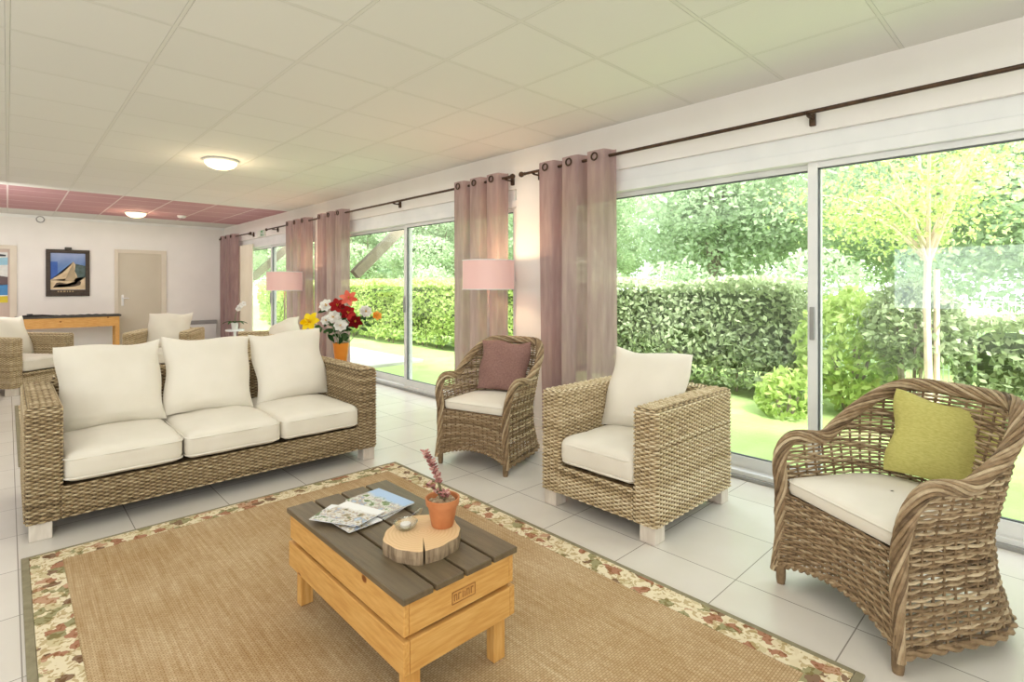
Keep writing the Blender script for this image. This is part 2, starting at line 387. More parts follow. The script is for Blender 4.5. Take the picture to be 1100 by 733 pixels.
def window(k, y0, y1, blind=False):
    f = MB()
    f.box(WX+.04, WX+.16, y0, y0+.05, .05, 2.03).box(WX+.04, WX+.16, y1-.05, y1, .05, 2.03)
    f.box(WX+.02, WX+.16, y0, y1, 2.03, 2.10, .004)
    f.box(WX+.03, WX+.16, y0, y1, 0, .05, .004)
    o = struct(f'window_{k}', f, MT['frame'])
    MB().box(WX+.03, WX+.14, y0+.05, y1-.05, 2.10, 2.2, .004).build('shutter_box', MT['frame'], o, False)
    MB().box(WX+.005, WX+.03, y0, y1, 0, .022).box(WX+.03, WX+.2, y0, y1, -.03, .012).build('sill_track', MT['grey'], o, False)
    ym = (y0+y1)/2
    for a, b, x in ((y0+.05, ym+.03, WX+.055), (ym-.03, y1-.05, WX+.1)):
        s = MB(); t = .055
        s.box(x, x+.04, a, a+t, .05, 2.03, .004).box(x, x+.04, b-t, b, .05, 2.03, .004)
        s.box(x+.001, x+.039, a+t-.002, b-t+.002, .05, .125).box(x+.001, x+.039, a+t-.002, b-t+.002, 1.995, 2.029)
        so = s.build('sash', MT['frame'], o, False)
        MB().box(x+.017, x+.023, a+t-.005, b-t+.005, .12, 2.0).build('pane', MT['pane'], so, False)
        g = MB()
        g.box(x+.012, x+.028, a+t, b-t, 1.986, 1.996).box(x+.012, x+.028, a+t, b-t, .124, .132)
        g.box(x+.012, x+.028, a+t-.001, a+t+.010, .125, 1.995).box(x+.012, x+.028, b-t-.010, b-t+.001, .125, 1.995)
        g.build('gasket', MT['gasket'], so, False)
    MB().box(WX+.03, WX+.05, ym-.012, ym+.012, .95, 1.15, .004).build('pull_handle', MT['grey'], o, False)
    return o
for k, (a, b) in enumerate(OP, 1): window(k, a, b)
# extra post of the far sliding door and the drawn cream blind in its far leaf
tag(MB().box(WX-.035, WX-.01, 11.02, 12.2, .03, 2.1, .006).build('roller_blind', MT['blind'], None, False), 'cream blind drawn down over the far end of the farthest window', 'blind')
# baseboards
struct('baseboard_far', MB().box(XL, -.45, YF-.012, YF, 0, .07).box(.13, 1.5, YF-.012, YF, 0, .07).box(2.42, WX, YF-.012, YF, 0, .07), MT['wall'])
struct('baseboard_right', MB().box(WX-.012, WX, 3.11, 3.62, 0, .07).box(WX-.012, WX, 7.68, 8.2, 0, .07).box(WX-.012, WX, 12.26, YF, 0, .07), MT['wall'])
struct('trim_1', MB().box(XL, WX, YF-.04, YF, CZ-.05, CZ, .004), MT['white'])

# doors in the far wall
def door(k, x0, x1, mat, knob):
    j = MB()
    j.box(x0, x0+.06, YF-.03, YF+.0, 0, 2.0).box(x1-.09, x1, YF-.03, YF+.0, 0, 2.0).box(x0+.06, x1-.09, YF-.03, YF, 1.93, 2.0)
    o = struct(f'door_{k}', j, MT['jamb'])
    MB().box(x0+.06, x1-.09, YF-.012, YF-.001, .01, 1.93).build('door_leaf', mat, o, False)
    h = MB().box(knob-.02, knob+.02, YF-.022, YF-.012, .88, 1.1, .004)
    h.tube([(knob, YF-.02, 1.03), (knob, YF-.06, 1.03), (knob+.1, YF-.065, 1.03)], .01, 8)
    h.build('door_handle', MT['white'], o)
    return o
door(1, 1.53, 2.40, MT['doorbeige'], 1.66)
door(2, -.80, .12, MT['doorpink'], -.65)

# ------------------------------------------------------------------ curtains + rods
RX, RZ = 3.40, 2.295
def rod(y0, y1, brackets, label, group, ends=(True, True)):
    o = thing('curtain_rod', label, 'curtain rod', (RX, (y0+y1)/2, RZ), 0, group); c = (y0+y1)/2
    MB().tube([(0, y0-c, 0), (0, y1-c, 0)], .0125, 10).build('pole', MT['bronze'], o)
    for s, y, e in ((-1, y0, ends[0]), (1, y1, ends[1])):
        if e:
            pr = [(0, 0), (.014, 0), (.016, .01), (.009, .018), (.011, .026), (.024, .04), (.026, .055), (.018, .07), (0, .078)]
            f = MB().lathe(pr, 14)
            f.build('finial', MT['bronze'], o, True, Matrix.Translation((0, y-c, 0))@Matrix.Rotation(-s*PI/2, 4, 'X'))
    for y in brackets:
        b = MB().box(.075, .1, -.016, .016, -.06, .03, .003)
        b.tube([(.08, 0, -.02), (.02, 0, -.02), (.0, 0, -.018)], .008, 8)
        b.tube([(math.cos(t)*.018, 0, math.sin(t)*.018) for t in np.linspace(-PI, .3, 10)], .006, 6)
        b.build('bracket', MT['bronze'], o, True, Matrix.Translation((0, y-c, 0)))
    return o
rod(-2.3, 3.40, [1.06, 3.30], 'dark bronze curtain rod over the nearest wide window at right', 'curtain rods', (False, True))
rod(3.62, 9.98, [3.66, 5.66, 7.75, 9.72], 'dark bronze curtain rod over the middle window, behind the flowers', 'curtain rods')
rod(10.95, 12.85, [11.0], 'short dark curtain rod over the far end of the farthest window', 'curtain rods')

def curtain(y0, y1, label, seed, folds=3, ztop=2.345, zbot=.03):
    c = (y0+y1)/2; o = thing('curtain', label, 'curtain', (RX, c, 0), 0, 'mauve eyelet curtains')
    nu, nv = folds*44+1, 30; F = np.zeros((nu, nv, 3)); r = random.Random(seed)
    ph = [r.uniform(0, 6) for _ in range(4)]
    W = y1-y0
    for i in range(nu):
        t = i/(nu-1)
        for j in range(nv):
            v = j/(nv-1); z = ztop+(zbot-ztop)*v
            a = 2*PI*folds*t
            amp = .044+.012*v*math.sin(ph[0]+3*t)
            x = -amp*(math.cos(a-PI) ) + .010*v*math.sin(ph[1]+7*t+2*v)
            pf = t*folds % 1; cc = max(-1, min(1, (.37-abs(pf-.5))/.07)); x = -amp*math.sin(cc*PI/2)-.012*math.cos((pf-.5)*PI)+.010*v*math.sin(ph[1]+7*t+2*v)
            y = (t-.5)*W + .016*math.sin(2*a)*v + .012*v*math.sin(ph[2]+2*v+5*t)
            F[i, j] = (x, y, z)
    MB().grid(F, nu, nv).build('fabric', MT['sheer'], o)
    # hem: doubled band at the top
    for k in range(folds):
        t = (k+.5)/folds
        MB().tube([(-.066, (t-.5)*W+.028*math.cos(q), RZ+.028*math.sin(q)) for q in np.linspace(0, 2*PI, 20, endpoint=False)], .007, 8, closed=True).build('eyelet', MT['bronze'], o)
    return o
curtain(2.44, 3.23, 'wide mauve eyelet curtain behind the pale square wicker armchair', 1)
curtain(3.67, 4.44, 'mauve eyelet curtain behind the pink lampshade and round wicker chair', 2)
curtain(6.89, 7.80, 'mauve eyelet curtain directly behind the artificial flowers', 3)
curtain(8.12, 9.04, 'mauve eyelet curtain behind the farther pink lampshade', 4)
curtain(11.75, 12.80, 'mauve eyelet curtain in the far corner beside the white heater', 5)

# ------------------------------------------------------------------ woven furniture
STK, ROW = .026, .0105
def wprof(u, st, j): 
    c = np.cos(PI*u/st+PI*j); return np.sign(c)*np.abs(c)**.7
def weave(mb, P0, U, V, Nn, lu, lv, base=.45, var=.2):
    P0 = np.array(P0, float); U = np.array(U, float); V = np.array(V, float); Nn = np.array(Nn, float)
    nr = max(1, round(lv/ROW)); rw = lv/nr; ns = max(2, round(lu/STK)); st = lu/ns
    u = np.linspace(0, lu, ns*4+1)
    for j in range(nr):
        w_ = wprof(u, st, j)
        P = P0+np.outer(u, U)+np.outer(np.full_like(u, (j+.5)*rw), V)+np.outer(.0048*w_+.001, Nn)
        tn = base+rng.normal()*var*.55+.2*w_+.07*np.sin(u*rng.uniform(3, 9)+rng.uniform(0, 6))  # shade painted into the tone: lighter over stakes, darker where strands dip under
        mb.strand(P, Nn, V, .0042, rw*.47, np.clip(tn, .12, 1))
    for k in range(ns+1):
        vv = np.array([0, lv]); P = P0+np.outer(np.full(2, k*st), U)+np.outer(vv, V)+Nn*-.002
        mb.strand(P, Nn, -U, .004, .005, np.full(2, base*.5))
def wloop(mb, x0, x1, y0, y1, z0, z1, base=.45, var=.2, r=.022, rt=.018):
    """rows of strands carried right round a box with rounded corners, rolling in at the top"""
    cs = [(x1-r, y0+r, -90), (x1-r, y1-r, 0), (x0+r, y1-r, 90), (x0+r, y0+r, 180)]; pts = []; nrm = []
    for i, (cx, cy, a0) in enumerate(cs):
        for a in np.radians(np.linspace(a0, a0+90, 5)): pts.append((cx+r*math.cos(a), cy+r*math.sin(a))); nrm.append((math.cos(a), math.sin(a)))
    pts.append(pts[0]); nrm.append(nrm[0]); pts = np.array(pts); nrm = np.array(nrm)
    d = np.r_[0, np.cumsum(np.linalg.norm(np.diff(pts, axis=0), axis=1))]; L = d[-1]
    ns = 2*round(L/STK/2); st = L/ns; u = np.linspace(0, L, ns*4+1)
    X = np.stack([np.interp(u, d, pts[:, 0]), np.interp(u, d, pts[:, 1])], -1); Nn = np.stack([np.interp(u, d, nrm[:, 0]), np.interp(u, d, nrm[:, 1])], -1); Nn /= np.linalg.norm(Nn, axis=1)[:, None]
    h = z1-z0-rt; nr = round((h+rt*PI/2)/ROW); rw = (h+rt*PI/2)/nr
    for j in range(nr):
        s_ = (j+.5)*rw
        if s_ <= h: z, ins, th = z0+s_, 0, 0
        else: th = min((s_-h)/rt, PI/2); z, ins = z0+h+rt*math.sin(th), rt*(1-math.cos(th))
        N3 = np.c_[Nn*math.cos(th), np.full(len(u), math.sin(th))]; V3 = np.c_[-Nn*math.sin(th), np.full(len(u), math.cos(th))]
        w_ = wprof(u, st, j)
        P = np.c_[X-Nn*ins, np.full(len(u), z)]+N3*(.0048*w_+.001)[:, None]
        tn = base+rng.normal()*var*.55+.2*w_+.07*np.sin(u*rng.uniform(2, 6)+rng.uniform(0, 6))  # same painted shade: tone sinks where a strand passes under a stake
        mb.strand(P, N3, V3, .0042, rw*.47, np.clip(tn, .12, 1))
    for k in range(ns):
        P = np.array([[X[k*4, 0], X[k*4, 1], z0], [X[k*4, 0], X[k*4, 1], z1-rt]]); n3 = np.r_[Nn[k*4], 0]; t3 = np.array([-n3[1], n3[0], 0])
        mb.strand(P-n3*.002, n3, -t3, .004, .005, np.full(2, base*.5))
def wbox(mb, x0, x1, y0, y1, z0, z1, base=.45, top='t', loop=True):
    mb.box(x0+.004, x1-.004, y0+.004, y1-.004, z0+.002, z1-.004, .018, 3, .05)  # near-black backing stands in for the shade in the weave gaps
    X, Y, Z = np.eye(3); e = .016
    if loop: wloop(mb, x0, x1, y0, y1, z0, z1, base)
    else: weave(mb, (x0, y0, z0), X, Z, -Y, x1-x0, z1-z0-.004, base)
    if top == 't': weave(mb, (x0+e, y0+e, z1-.001), X, Y, Z, x1-x0-2*e, y1-y0-2*e, base)
    if top == 'T': weave(mb, (x0+e, y1-e, z1-.001), -Y, X, Z, y1-y0-2*e, x1-x0-2*e, base)
def edge(mb, pts, base=.45, r=.009):
    mb.tube(pts, r, 6, base)

def box_seat(name, label, cat, W, D, H, HB, mat, aw=.13, bt=.13, rail=.255, base=.45, loc=(0,0,0), rz=0, group=None):
    o = thing(name, label, cat, loc, rz, group); h = W/2; z0 = .088
    for sx in (-1, 1):
        a = MB(); x0, x1 = (-h, -h+aw) if sx < 0 else (h-aw, h)
        wbox(a, x0, x1, -D/2, D/2, z0, H, base); a.build('armrest', mat, o)
    b = MB(); wbox(b, -h+aw+.001, h-aw-.001, D/2-bt, D/2-.004, z0, HB, base, 'T'); b.build('backrest', mat, o)
    s = MB(); wbox(s, -h+aw+.001, h-aw-.001, -D/2+.006, D/2-bt-.001, z0, rail, base, '', False); s.build('seat_base', mat, o)
    for x in (-1, 1):
        for y in (-1, 1):
            cx, cy = x*(h-.055), y*(D/2-.055)
            MB().box(cx-.045, cx+.045, cy-.045, cy+.045, 0, z0+.004, .004).build('leg', MT['legpaint'], o, False)
    return o

def rcube(lx, ly, lz, r=.05, n=14, crown=.03, wob=.0, seed=0):
    vs = []; qs = []; g = np.linspace(-1, 1, n+1); R = random.Random(seed); ph = [R.uniform(0, 6) for _ in range(6)]
    b = bmesh.new(); bmesh.ops.create_cube(b, size=2)
    bmesh.ops.subdivide_edges(b, edges=b.edges[:], cuts=n, use_grid_fill=True)
    hx, hy, hz = lx/2, ly/2, lz/2; r = min(r, hz*.98)
    for v in b.verts:
        # concentrate samples toward the edges
        c = [math.copysign(1-(1-abs(t))**1.6, t) for t in v.co]
        p = Vector((c[0]*hx, c[1]*hy, c[2]*hz))
        q = Vector((max(-hx+r, min(hx-r, p.x)), max(-hy+r, min(hy-r, p.y)), max(-hz+r, min(hz-r, p.z))))
        d = p-q
        if d.length > 1e-9: p = q+d.normalized()*r
        u, w_ = p.x/hx, p.y/hy
        k = max(0, 1-u*u)*max(0, 1-w_*w_)
        p.z += crown*k*(1 if p.z > 0 else -.0)*(.9+.1*math.sin(ph[0]+5*u)*math.sin(ph[1]+4*w_))
        p.z += wob*math.sin(ph[2]+9*u+4*w_)*math.sin(ph[3]+8*w_)*(1 if c[2] > .5 else 0)
        p.x += wob*1.2*math.sin(ph[4]+7*w_)*u; p.y += wob*1.2*math.sin(ph[5]+7*u)*w_
        v.co = p
    return MB().bm(b)
def seat_cushion(lx, ly, lz, loc, rz, label, seed, group, crown=.028):
    o = rcube(lx, ly, lz, .05, 16, crown, .004, seed).build('seat_cushion', MT['cream']); tag(o, label, 'seat cushion', group)
    o.location = loc; o.rotation_euler = (0, 0, rz)
    for z in (lz*.30, -lz*.34):
        h = [lx/2-.004, ly/2-.004]; r = .05; P = []
        for cx, cy, a0 in ((1, 1, 0), (-1, 1, 90), (-1, -1, 180), (1, -1, 270)):
            for a in np.linspace(a0, a0+90, 7): P.append((cx*(h[0]-r)+r*math.cos(math.radians(a)), cy*(h[1]-r)+r*math.sin(math.radians(a)), z))
        MB().tube(P, .0055, 6, closed=True).build('piping', MT['creampipe'], o)
    return o
def pillow_mb(w, h, t, seed=0, n=26):
    R = random.Random(seed); ph = [R.uniform(0, 6) for _ in range(8)]; g = np.linspace(-1, 1, n+1)
    g = np.sign(g)*(1-(1-np.abs(g))**1.35); mb = MB(); out = []
    for s in (1, -1):
        F = np.zeros((n+1, n+1, 3))
        for i, u in enumerate(g):
            for j, v in enumerate(g):
                k = max(0, (1-abs(u)**3)*(1-abs(v)**3))**.62
                x = w/2*u*(1-.055*(1-v*v)*abs(u)**3); y = h/2*v*(1-.055*(1-u*u)*abs(v)**3)
                e = 1-k
                z = s*t/2*k + .012*e*math.sin(ph[0]+6*u)*math.sin(ph[1]+5*v) + s*.006*math.sin(ph[2]+5*u+3*v)*k
                # pinch creases radiating from corners
                c = math.exp(-((1-abs(u))**2+(1-abs(v))**2)*9)
                z += s*.010*c*math.sin(11*math.atan2(1.02-abs(v), 1.02-abs(u)))*k
                y += .010*math.sin(ph[3]+4*u)*(.5+.5*v); x += .008*math.sin(ph[4]+5*v)
                F[i, j] = (x, y, z)
        if s < 0: F = F[::-1]
        mb.grid(F, n+1, n+1)
    # piping round the rim
    return mb
def pillow(w, h, t, base, f, lean, label, mat, seed, roll=0, name='throw_pillow', cat='pillow', group=None):
    o = pillow_mb(w, h, t, seed).build(name, mat); tag(o, label, cat, group)
    f = Vector((f[0], f[1], 0)).normalized(); a = math.radians(lean)
    up = Vector((-f.x*math.sin(a), -f.y*math.sin(a), math.cos(a))); nn = Vector((f.x*math.cos(a), f.y*math.cos(a), math.sin(a)))
    xx = up.cross(nn); M = Matrix((xx, up, nn)).transposed().to_4x4()@Matrix.Rotation(math.radians(roll), 4, 'Z')
    M.translation = Vector(base)+up*(h/2); o.matrix_world = M
    return o

# --- the three-seat sofa
SX, SY, SD = 1.026, 3.55, .97
box_seat('wicker_sofa', 'long three-seat grey-brown wicker sofa on white block feet behind the rug', 'sofa', 1.92, SD, .665, .70, MT['sofaw'], aw=.135, loc=(SX, SY+SD/2, 0), base=.42)
for i, (x, lb) in enumerate([(.475, 'left'), (1.026, 'middle'), (1.577, 'right')]):
    seat_cushion(.545, .835, .155, (x, SY+.405, .335), 0, f'plump cream seat cushion at the {lb} end of the long sofa' if lb != 'middle' else 'plump cream seat cushion in the middle of the long sofa', 10+i, 'sofa seat cushions')
pillow(.55, .53, .18, (.478, 4.06, .415), (0.03, -1), 20, 'large cream back pillow at the left end of the long sofa', MT['cream'], 21, 0, 'back_pillow', group='cream back pillows')
pillow(.55, .53, .18, (1.02, 4.08, .415), (-.05, -1), 20, 'large cream back pillow in the middle of the long sofa', MT['cream'], 22, -2, 'back_pillow', group='cream back pillows')
pillow(.54, .54, .18, (1.585, 4.09, .415), (-.08, -1), 20, 'large cream back pillow beside the right arm of the long sofa', MT['cream'], 23, 4, 'back_pillow', group='cream back pillows')

# --- square armchairs
AW, AD = .76, .83
ac = box_seat('wicker_armchair', 'pale honey square wicker armchair with its back to the window, right of centre', 'armchair', AW, AD, .665, .665, MT['chairw'], loc=(2.705, 1.77, 0), rz=face(-1, 0), base=.5, group='square wicker armchairs')
def chair_set(cx, cy, f, label, seat_label, pil_label, sd, pw=.54, lean=24, pf=None, pb=None, roll=0, pz=.415):
    f = Vector((f[0], f[1])).normalized(); rz = face(f.x, f.y)
    if label: dup(ac, (cx, cy, 0), rz, label)
    sc = Vector((cx, cy))+f*.065
    seat_cushion(.495, .71, .155, (sc.x, sc.y, .335), rz, seat_label, sd, 'armchair seat cushions')
    b = Vector((cx, cy))+f*(pb if pb is not None else -.03)
    pillow(pw, pw*.97, .17, (b.x, b.y, pz), pf or (f.x, f.y), lean, pil_label, MT['cream'], sd+40, roll, 'back_pillow', group='cream back pillows')
chair_set(2.705, 1.77, (-1, 0), None, 'cream seat cushion on the pale square armchair by the window', 'cream pillow leaning in the pale square armchair by the window', 31, .52, 25, pf=(-1, -.08), pb=-.0)
chair_set(.07, 8.95, (.62, -.78), 'square wicker armchair at the left edge, in front of the wooden console', 'cream seat cushion on the armchair at the left edge', 'cream pillow in the armchair at the left edge', 32)
chair_set(1.58, 8.55, (-.42, -.91), 'square wicker armchair in front of the far beige door', 'cream seat cushion on the armchair before the far beige door', 'cream pillow in the armchair before the far beige door', 33)
chair_set(2.52, 7.12, (-.96, .27), 'square wicker armchair behind the sofa, under the farther pink lamp', 'cream seat cushion on the armchair under the farther lamp', 'cream pillow tilted in the armchair under the farther pink lamp', 34, .42, 36, pf=(-.8, -.5), pb=-.04, roll=28, pz=.49)

# --- round tub chairs
def tub(name, label, loc, rz, group, mat):
    o = thing(name, label, 'armchair', loc, rz, group)
    zk = [.05, .25, .40, .55, .70, .90]; wk = [.292, .272, .272, .300, .318, .318]; bk = [.36, .275, .245, .275, .325, .375]; fk = [-.315, -.30, -.295, -.295, -.29, -.29]
    aF = .60; yc = .02
    def plan(s, z):
        s = np.asarray(s, float); z = np.broadcast_to(z, s.shape)
        W_ = np.interp(z, zk, wk); B_ = np.interp(z, zk, bk); Fy = np.interp(z, zk, fk); sg = np.sign(s); a = np.abs(s)
        th = np.clip(a/aF, 0, 1)*PI/2; fr = np.clip((a-aF)/(1-aF), 0, 1)
        x = sg*W_*np.sin(th)**.85; y = yc+(B_-yc)*np.cos(th)**.85-(yc-Fy)*fr
        return np.stack([x, y, z], -1)
    def zr(s):
        a = np.abs(s); t = np.clip((.70-a)/.50, 0, 1); sm = t*t*(3-2*t)
        return .615+.232*sm**.8-.012*np.exp(-((a-.70)/.08)**2)
    def normal(P):
        T = np.gradient(P, axis=0); n_ = np.stack([T[:, 1], -T[:, 0], np.zeros(len(T))], -1); n_ /= np.linalg.norm(n_, axis=1)[:, None]+1e-9
        return n_
    sh = MB(); ns = 34; row = .0126; ss = np.linspace(-1, 1, ns*4+1)
    j = 0
    for z in np.arange(.075, .86, row):
        lim = 1.0 if z < .47 else (1-.13*(1-math.sqrt(max(0, 1-((z-.47)/.145)**2))) if z < .615 else .80)
        ok = (np.abs(ss) <= lim) & (zr(ss) >= z)
        runs = np.split(np.arange(len(ss)), np.where(~ok)[0])
        for run in runs:
            run = np.array([i for i in run if ok[i]])
            if len(run) < 5: continue
            zz = z+.004*np.sin(ss[run]*9+j)*1.
            P = plan(ss[run], zz); nn = normal(P); off = .0042*np.cos(PI*ss[run]*ns/2+PI*j)
            P = P+nn*off[:, None]
            tn = np.clip(.44+rng.normal()*.2+.10*np.cos(PI*ss[run]*ns/2+PI*j), .04, .98).repeat(5)  # tone follows the weaving in and out, shading put into the strand colour
            sh.tube(P, .0057, 5, tn, caps=False)
        j += 1
    for k in range(ns+1):
        s_ = -1+2*k/ns
        top = float(zr(np.array([s_]))[0]) if abs(s_) < .88 else .5
        zz = np.linspace(.06, top, 14); sh.tube(plan(np.full(14, s_), zz), .0052, 5, .3, caps=False)
    sh.build('woven_shell', mat, o)
    # front panel
    fp = MB(); xs = np.linspace(-1, 1, 14*4+1); j = 0
    for z in np.arange(.075, .40, row):
        zz = z+.055*(1-xs**2)*np.clip((.40-z)/.32, 0, 1)
        w_ = np.interp(z, zk, wk)-.012; y = np.interp(z, zk, fk)+.045*(1-xs**2)*np.clip((.42-z)/.3, .2, 1)
        P = np.stack([xs*w_, y+.005*np.cos(PI*xs*7+PI*j), zz], -1)
        fp.tube(P, .0056, 5, np.clip(.42+rng.normal()*.15, .1, .95), caps=False); j += 1
    for k in range(15):
        x = -1+2*k/14; zz = np.linspace(.075, .395, 10); z2 = zz+.055*(1-x*x)*np.clip((.40-zz)/.32, 0, 1)
        P = np.stack([x*(np.interp(zz, zk, wk)-.012), np.interp(zz, zk, fk)+.045*(1-x*x)*np.clip((.42-zz)/.3, .2, 1), z2], -1)
        fp.tube(P, .005, 5, .28, caps=False)
    for q in (0, 1):
        P = np.stack([xs*.285, -.31+.045*(1-xs**2)+.008*np.sin(xs*30+q*PI), .072+.055*(1-xs**2)+.008*np.cos(xs*30+q*PI)], -1)
        fp.tube(P, .008, 6, .4)
    fp.build('front_panel', mat, o)
    # base hoop
    bh = MB(); s2 = np.linspace(-1, 1, 120)
    for q in (0, 1):
        P = plan(s2, np.full(120, .066)); P = P+normal(P)*(.008*np.sin(s2*40+q*PI))[:, None]; P[:, 2] += .008*np.cos(s2*40+q*PI)
        bh.tube(P, .009, 6, .4)
    bh.build('base_hoop', mat, o)
    # braided rim: front post, over the arm, round the back
    path = []
    for z in np.linspace(.05, .47, 14): path.append(plan(np.array([1.0]), z)[0])
    for a in np.linspace(0, PI/2, 12)[1:]:
        s_ = 1-.13*(1-math.cos(a)); z = .47+.145*math.sin(a); path.append(plan(np.array([s_]), z)[0])
    for s_ in np.linspace(.86, 0, 46): path.append(plan(np.array([s_]), float(zr(np.array([s_]))[0]))[0])
    path = np.array(path); mir = path[:-1][::-1]*np.array([-1, 1, 1]); path = np.concatenate([path, mir])
    d = np.r_[0, np.cumsum(np.linalg.norm(np.diff(path, axis=0), axis=1))]; L = d[-1]; q = np.linspace(0, L, 300)
    path = np.stack([np.interp(q, d, path[:, i]) for i in range(3)], -1)
    for _ in range(3): path[1:-1] = (path[:-2]+2*path[1:-1]+path[2:])/4
    T = np.gradient(path, axis=0); T /= np.linalg.norm(T, axis=1)[:, None]
    ref = np.array([0, -1., 0.2]); A = np.cross(T, path-np.array([0, 0, .3])); A /= np.linalg.norm(A, axis=1)[:, None]; B = np.cross(T, A)
    rm = MB()
    ext = np.clip(np.minimum(q, L-q)/.25, .55, 1)
    for k in range(10):
        ph = q*15+k*2*PI/10
        P = path+.0205*ext[:, None]*(np.cos(ph)[:, None]*A+np.sin(ph)[:, None]*B*1.1)
        rm.tube(P, .0066, 6, np.clip([.7, .38, .55, .3, .62, .45, .25, .58, .42, .34][k]+.12*np.sin(q*9+k), .1, .9).repeat(6))
    rm.tube(path, .017, 8, .04); rm.build('braided_rim', mat, o)  # dark core tube supplies painted shade between the rim strands
    # seat deck
    dk = MB(); s3 = np.linspace(-1, 1, 60); ring = plan(s3, np.full(60, .385)); ring[:, :2] *= .955
    V = np.concatenate([ring, [[0, 0, .385]]]); dk.add(V, None, [[i, (i+1) % 60, 60] for i in range(60)], .12); dk.build('seat_deck', mat, o)
    for x, y in ((-.272, -.30), (.272, -.30), (-.17, .27), (.17, .27)):
        MB().lathe([(0, 0), (.016, 0), (.019, .02), (.02, .085), (0, .085)], 12, .3, (x, y, 0)).build('leg', mat, o)
    return o, plan
def tub_cushion(plan, loc, rz, label):
    s3 = np.concatenate([np.linspace(-.99, .99, 70)]); mb = MB(); R = plan(s3, np.full(70, .44)); R[:, 2] = 0
    R = R[:, :2]*.93; R[:, 1] = np.maximum(R[:, 1]+.0, -.288)
    front = np.stack([np.linspace(R[-1, 0], R[0, 0], 22)[1:-1], np.full(20, -.288)], -1)
    ring = np.concatenate([R, front]); n = len(ring); c = np.array([0, -.02])
    prof = [(.0, .0), (.5, .0), (.9, .0), (.985, .008), (1., .03), (.99, .052), (.95, .066), (.85, .074), (.6, .080), (.3, .084), (0.02, .085)]
    V = []
    for sc, z in prof: V.append(np.c_[c+(ring-c)*max(sc, .01), np.full(n, z)])
    V = np.array(V); i = (np.arange(len(prof)-1)*n)[:, None]; k = np.arange(n)[None]; k2 = (k+1) % n
    mb.add(V, np.stack([i+k, i+k2, i+n+k2, i+n+k], -1).reshape(-1, 4))
    o = mb.build('seat_cushion', MT['cream']); tag(o, label, 'seat cushion', 'round chair seat pads'); o.location = (loc[0], loc[1], .390); o.rotation_euler = (0, 0, rz)
    P = np.c_[c+(ring-c)*.992, np.full(n, .056)]
    MB().tube(P[::1], .004, 6, closed=True).build('piping', MT['creampipe'], o)
t1r = face(-.857, .516); t1 = (2.53, .47, 0)
tb, plan = tub('rattan_tub_chair', 'round-backed brown rattan tub chair in the right foreground by the window', t1, t1r, 'round rattan tub chairs', MT['tubw'])
tub_cushion(plan, t1, t1r, 'thin cream seat pad under the lime green pillow')
t2r = face(-.958, -.285); t2 = (2.63, 2.955, 0)
dup(tb, t2, t2r, 'round-backed brown rattan tub chair in front of the pink floor lamp')
tub_cushion(plan, t2, t2r, 'thin cream seat pad under the mauve pillow')
pillow(.37, .34, .12, (2.728, .342, .475), (-.93, -.25), 18, 'lime green woven square pillow on the foreground tub chair', MT['green_cush'], 51, -9)
pillow(.40, .39, .12, (2.73, 2.985, .475), (-.86, -.50), 18, 'mauve woven square pillow on the tub chair by the lamp', MT['mauve_cush'], 52, -3)

# ------------------------------------------------------------------ rugs
def rug(label, x0, x1, y0, y1, bw, name='area_rug'):
    o = thing(name, label, 'rug', (x0, y0, 0)); X, Y = x1-x0, y1-y0; b = .028
    MB().box(bw, X-bw, bw, Y-bw, .001, .011, .002).build('sisal_field', MT['sisal'], o, False)
    m = MB().box(b, X-b, b, bw, .001, .012).box(b, X-b, Y-bw, Y-b, .001, .012).box(b, bw, bw, Y-bw, .001, .012).box(X-bw, X-b, bw, Y-bw, .001, .012)
    m.build('floral_border', MT['floral'], o, False)
    m = MB().box(0, X, 0, b, .0005, .010, .003).box(0, X, Y-b, Y, .0005, .010, .003).box(0, b, b, Y-b, .0005, .010, .003).box(X-b, X, b, Y-b, .0005, .010, .003)
    m.build('edge_binding', MT['binding'], o, False)
    return o
rug('tan sisal rug with a floral border under the wooden coffee table', .045, 2.03, .46, 3.36, .14)
rug('second tan rug on the floor behind the long sofa', .055, 1.95, 5.1, 7.7, .12)

# ------------------------------------------------------------------ coffee table
TX0, TX1, TY0, TY1, TZ = .82, 1.25, 1.31, 2.15, .39
ct = thing('coffee_table', 'honey pine crate coffee table with a dark slatted top on the rug', 'coffee table', (TX0, TY0, .012))
cw, cl, th = TX1-TX0, TY1-TY0, TZ-.012
pw = (cw+.02-.03)/4
for i in range(4):
    x = -.01+i*(pw+.01)
    MB().box(x, x+pw, -.012, cl+.012, th-.02, th, .0035).build('top_plank', MT['plank'], ct, False)
bt_ = .018
for (z0, z1, ov) in ((th-.118, th-.021, 0), (th-.228, th-.131, .004)):
    for x0, x1 in ((-ov, bt_), (cw-bt_, cw+ov)): MB().box(x0, x1, -ov, cl+ov, z0, z1, .0025).build('side_board', MT['pine'], ct, False)
    for y0, y1 in ((-ov, bt_), (cl-bt_, cl+ov)): MB().box(bt_+.001, cw-bt_-.001, y0-.001, y1, z0, z1, .0025).build('end_board', MT['pine_end'], ct, False)
for x in (bt_+.001, cw-bt_-.051):
    for y in (bt_+.001, cl-bt_-.041):
        MB().box(x, x+.05, y, y+.04, 0, th-.021, .003).build('leg', MT['pine_leg'], ct, False)
st = MB(); zc = th-.074; xa, xb = .17, .262; e = .0018; yy = -.0034
for a, b, c, d in ((xa, xb, zc-.019, zc-.019+e), (xa, xb, zc+.019-e, zc+.019), (xa, xa+e, zc-.019, zc+.019), (xb-e, xb, zc-.019, zc+.019)): st.box(a, b, yy, -.001, c, d)
x = xa+.008
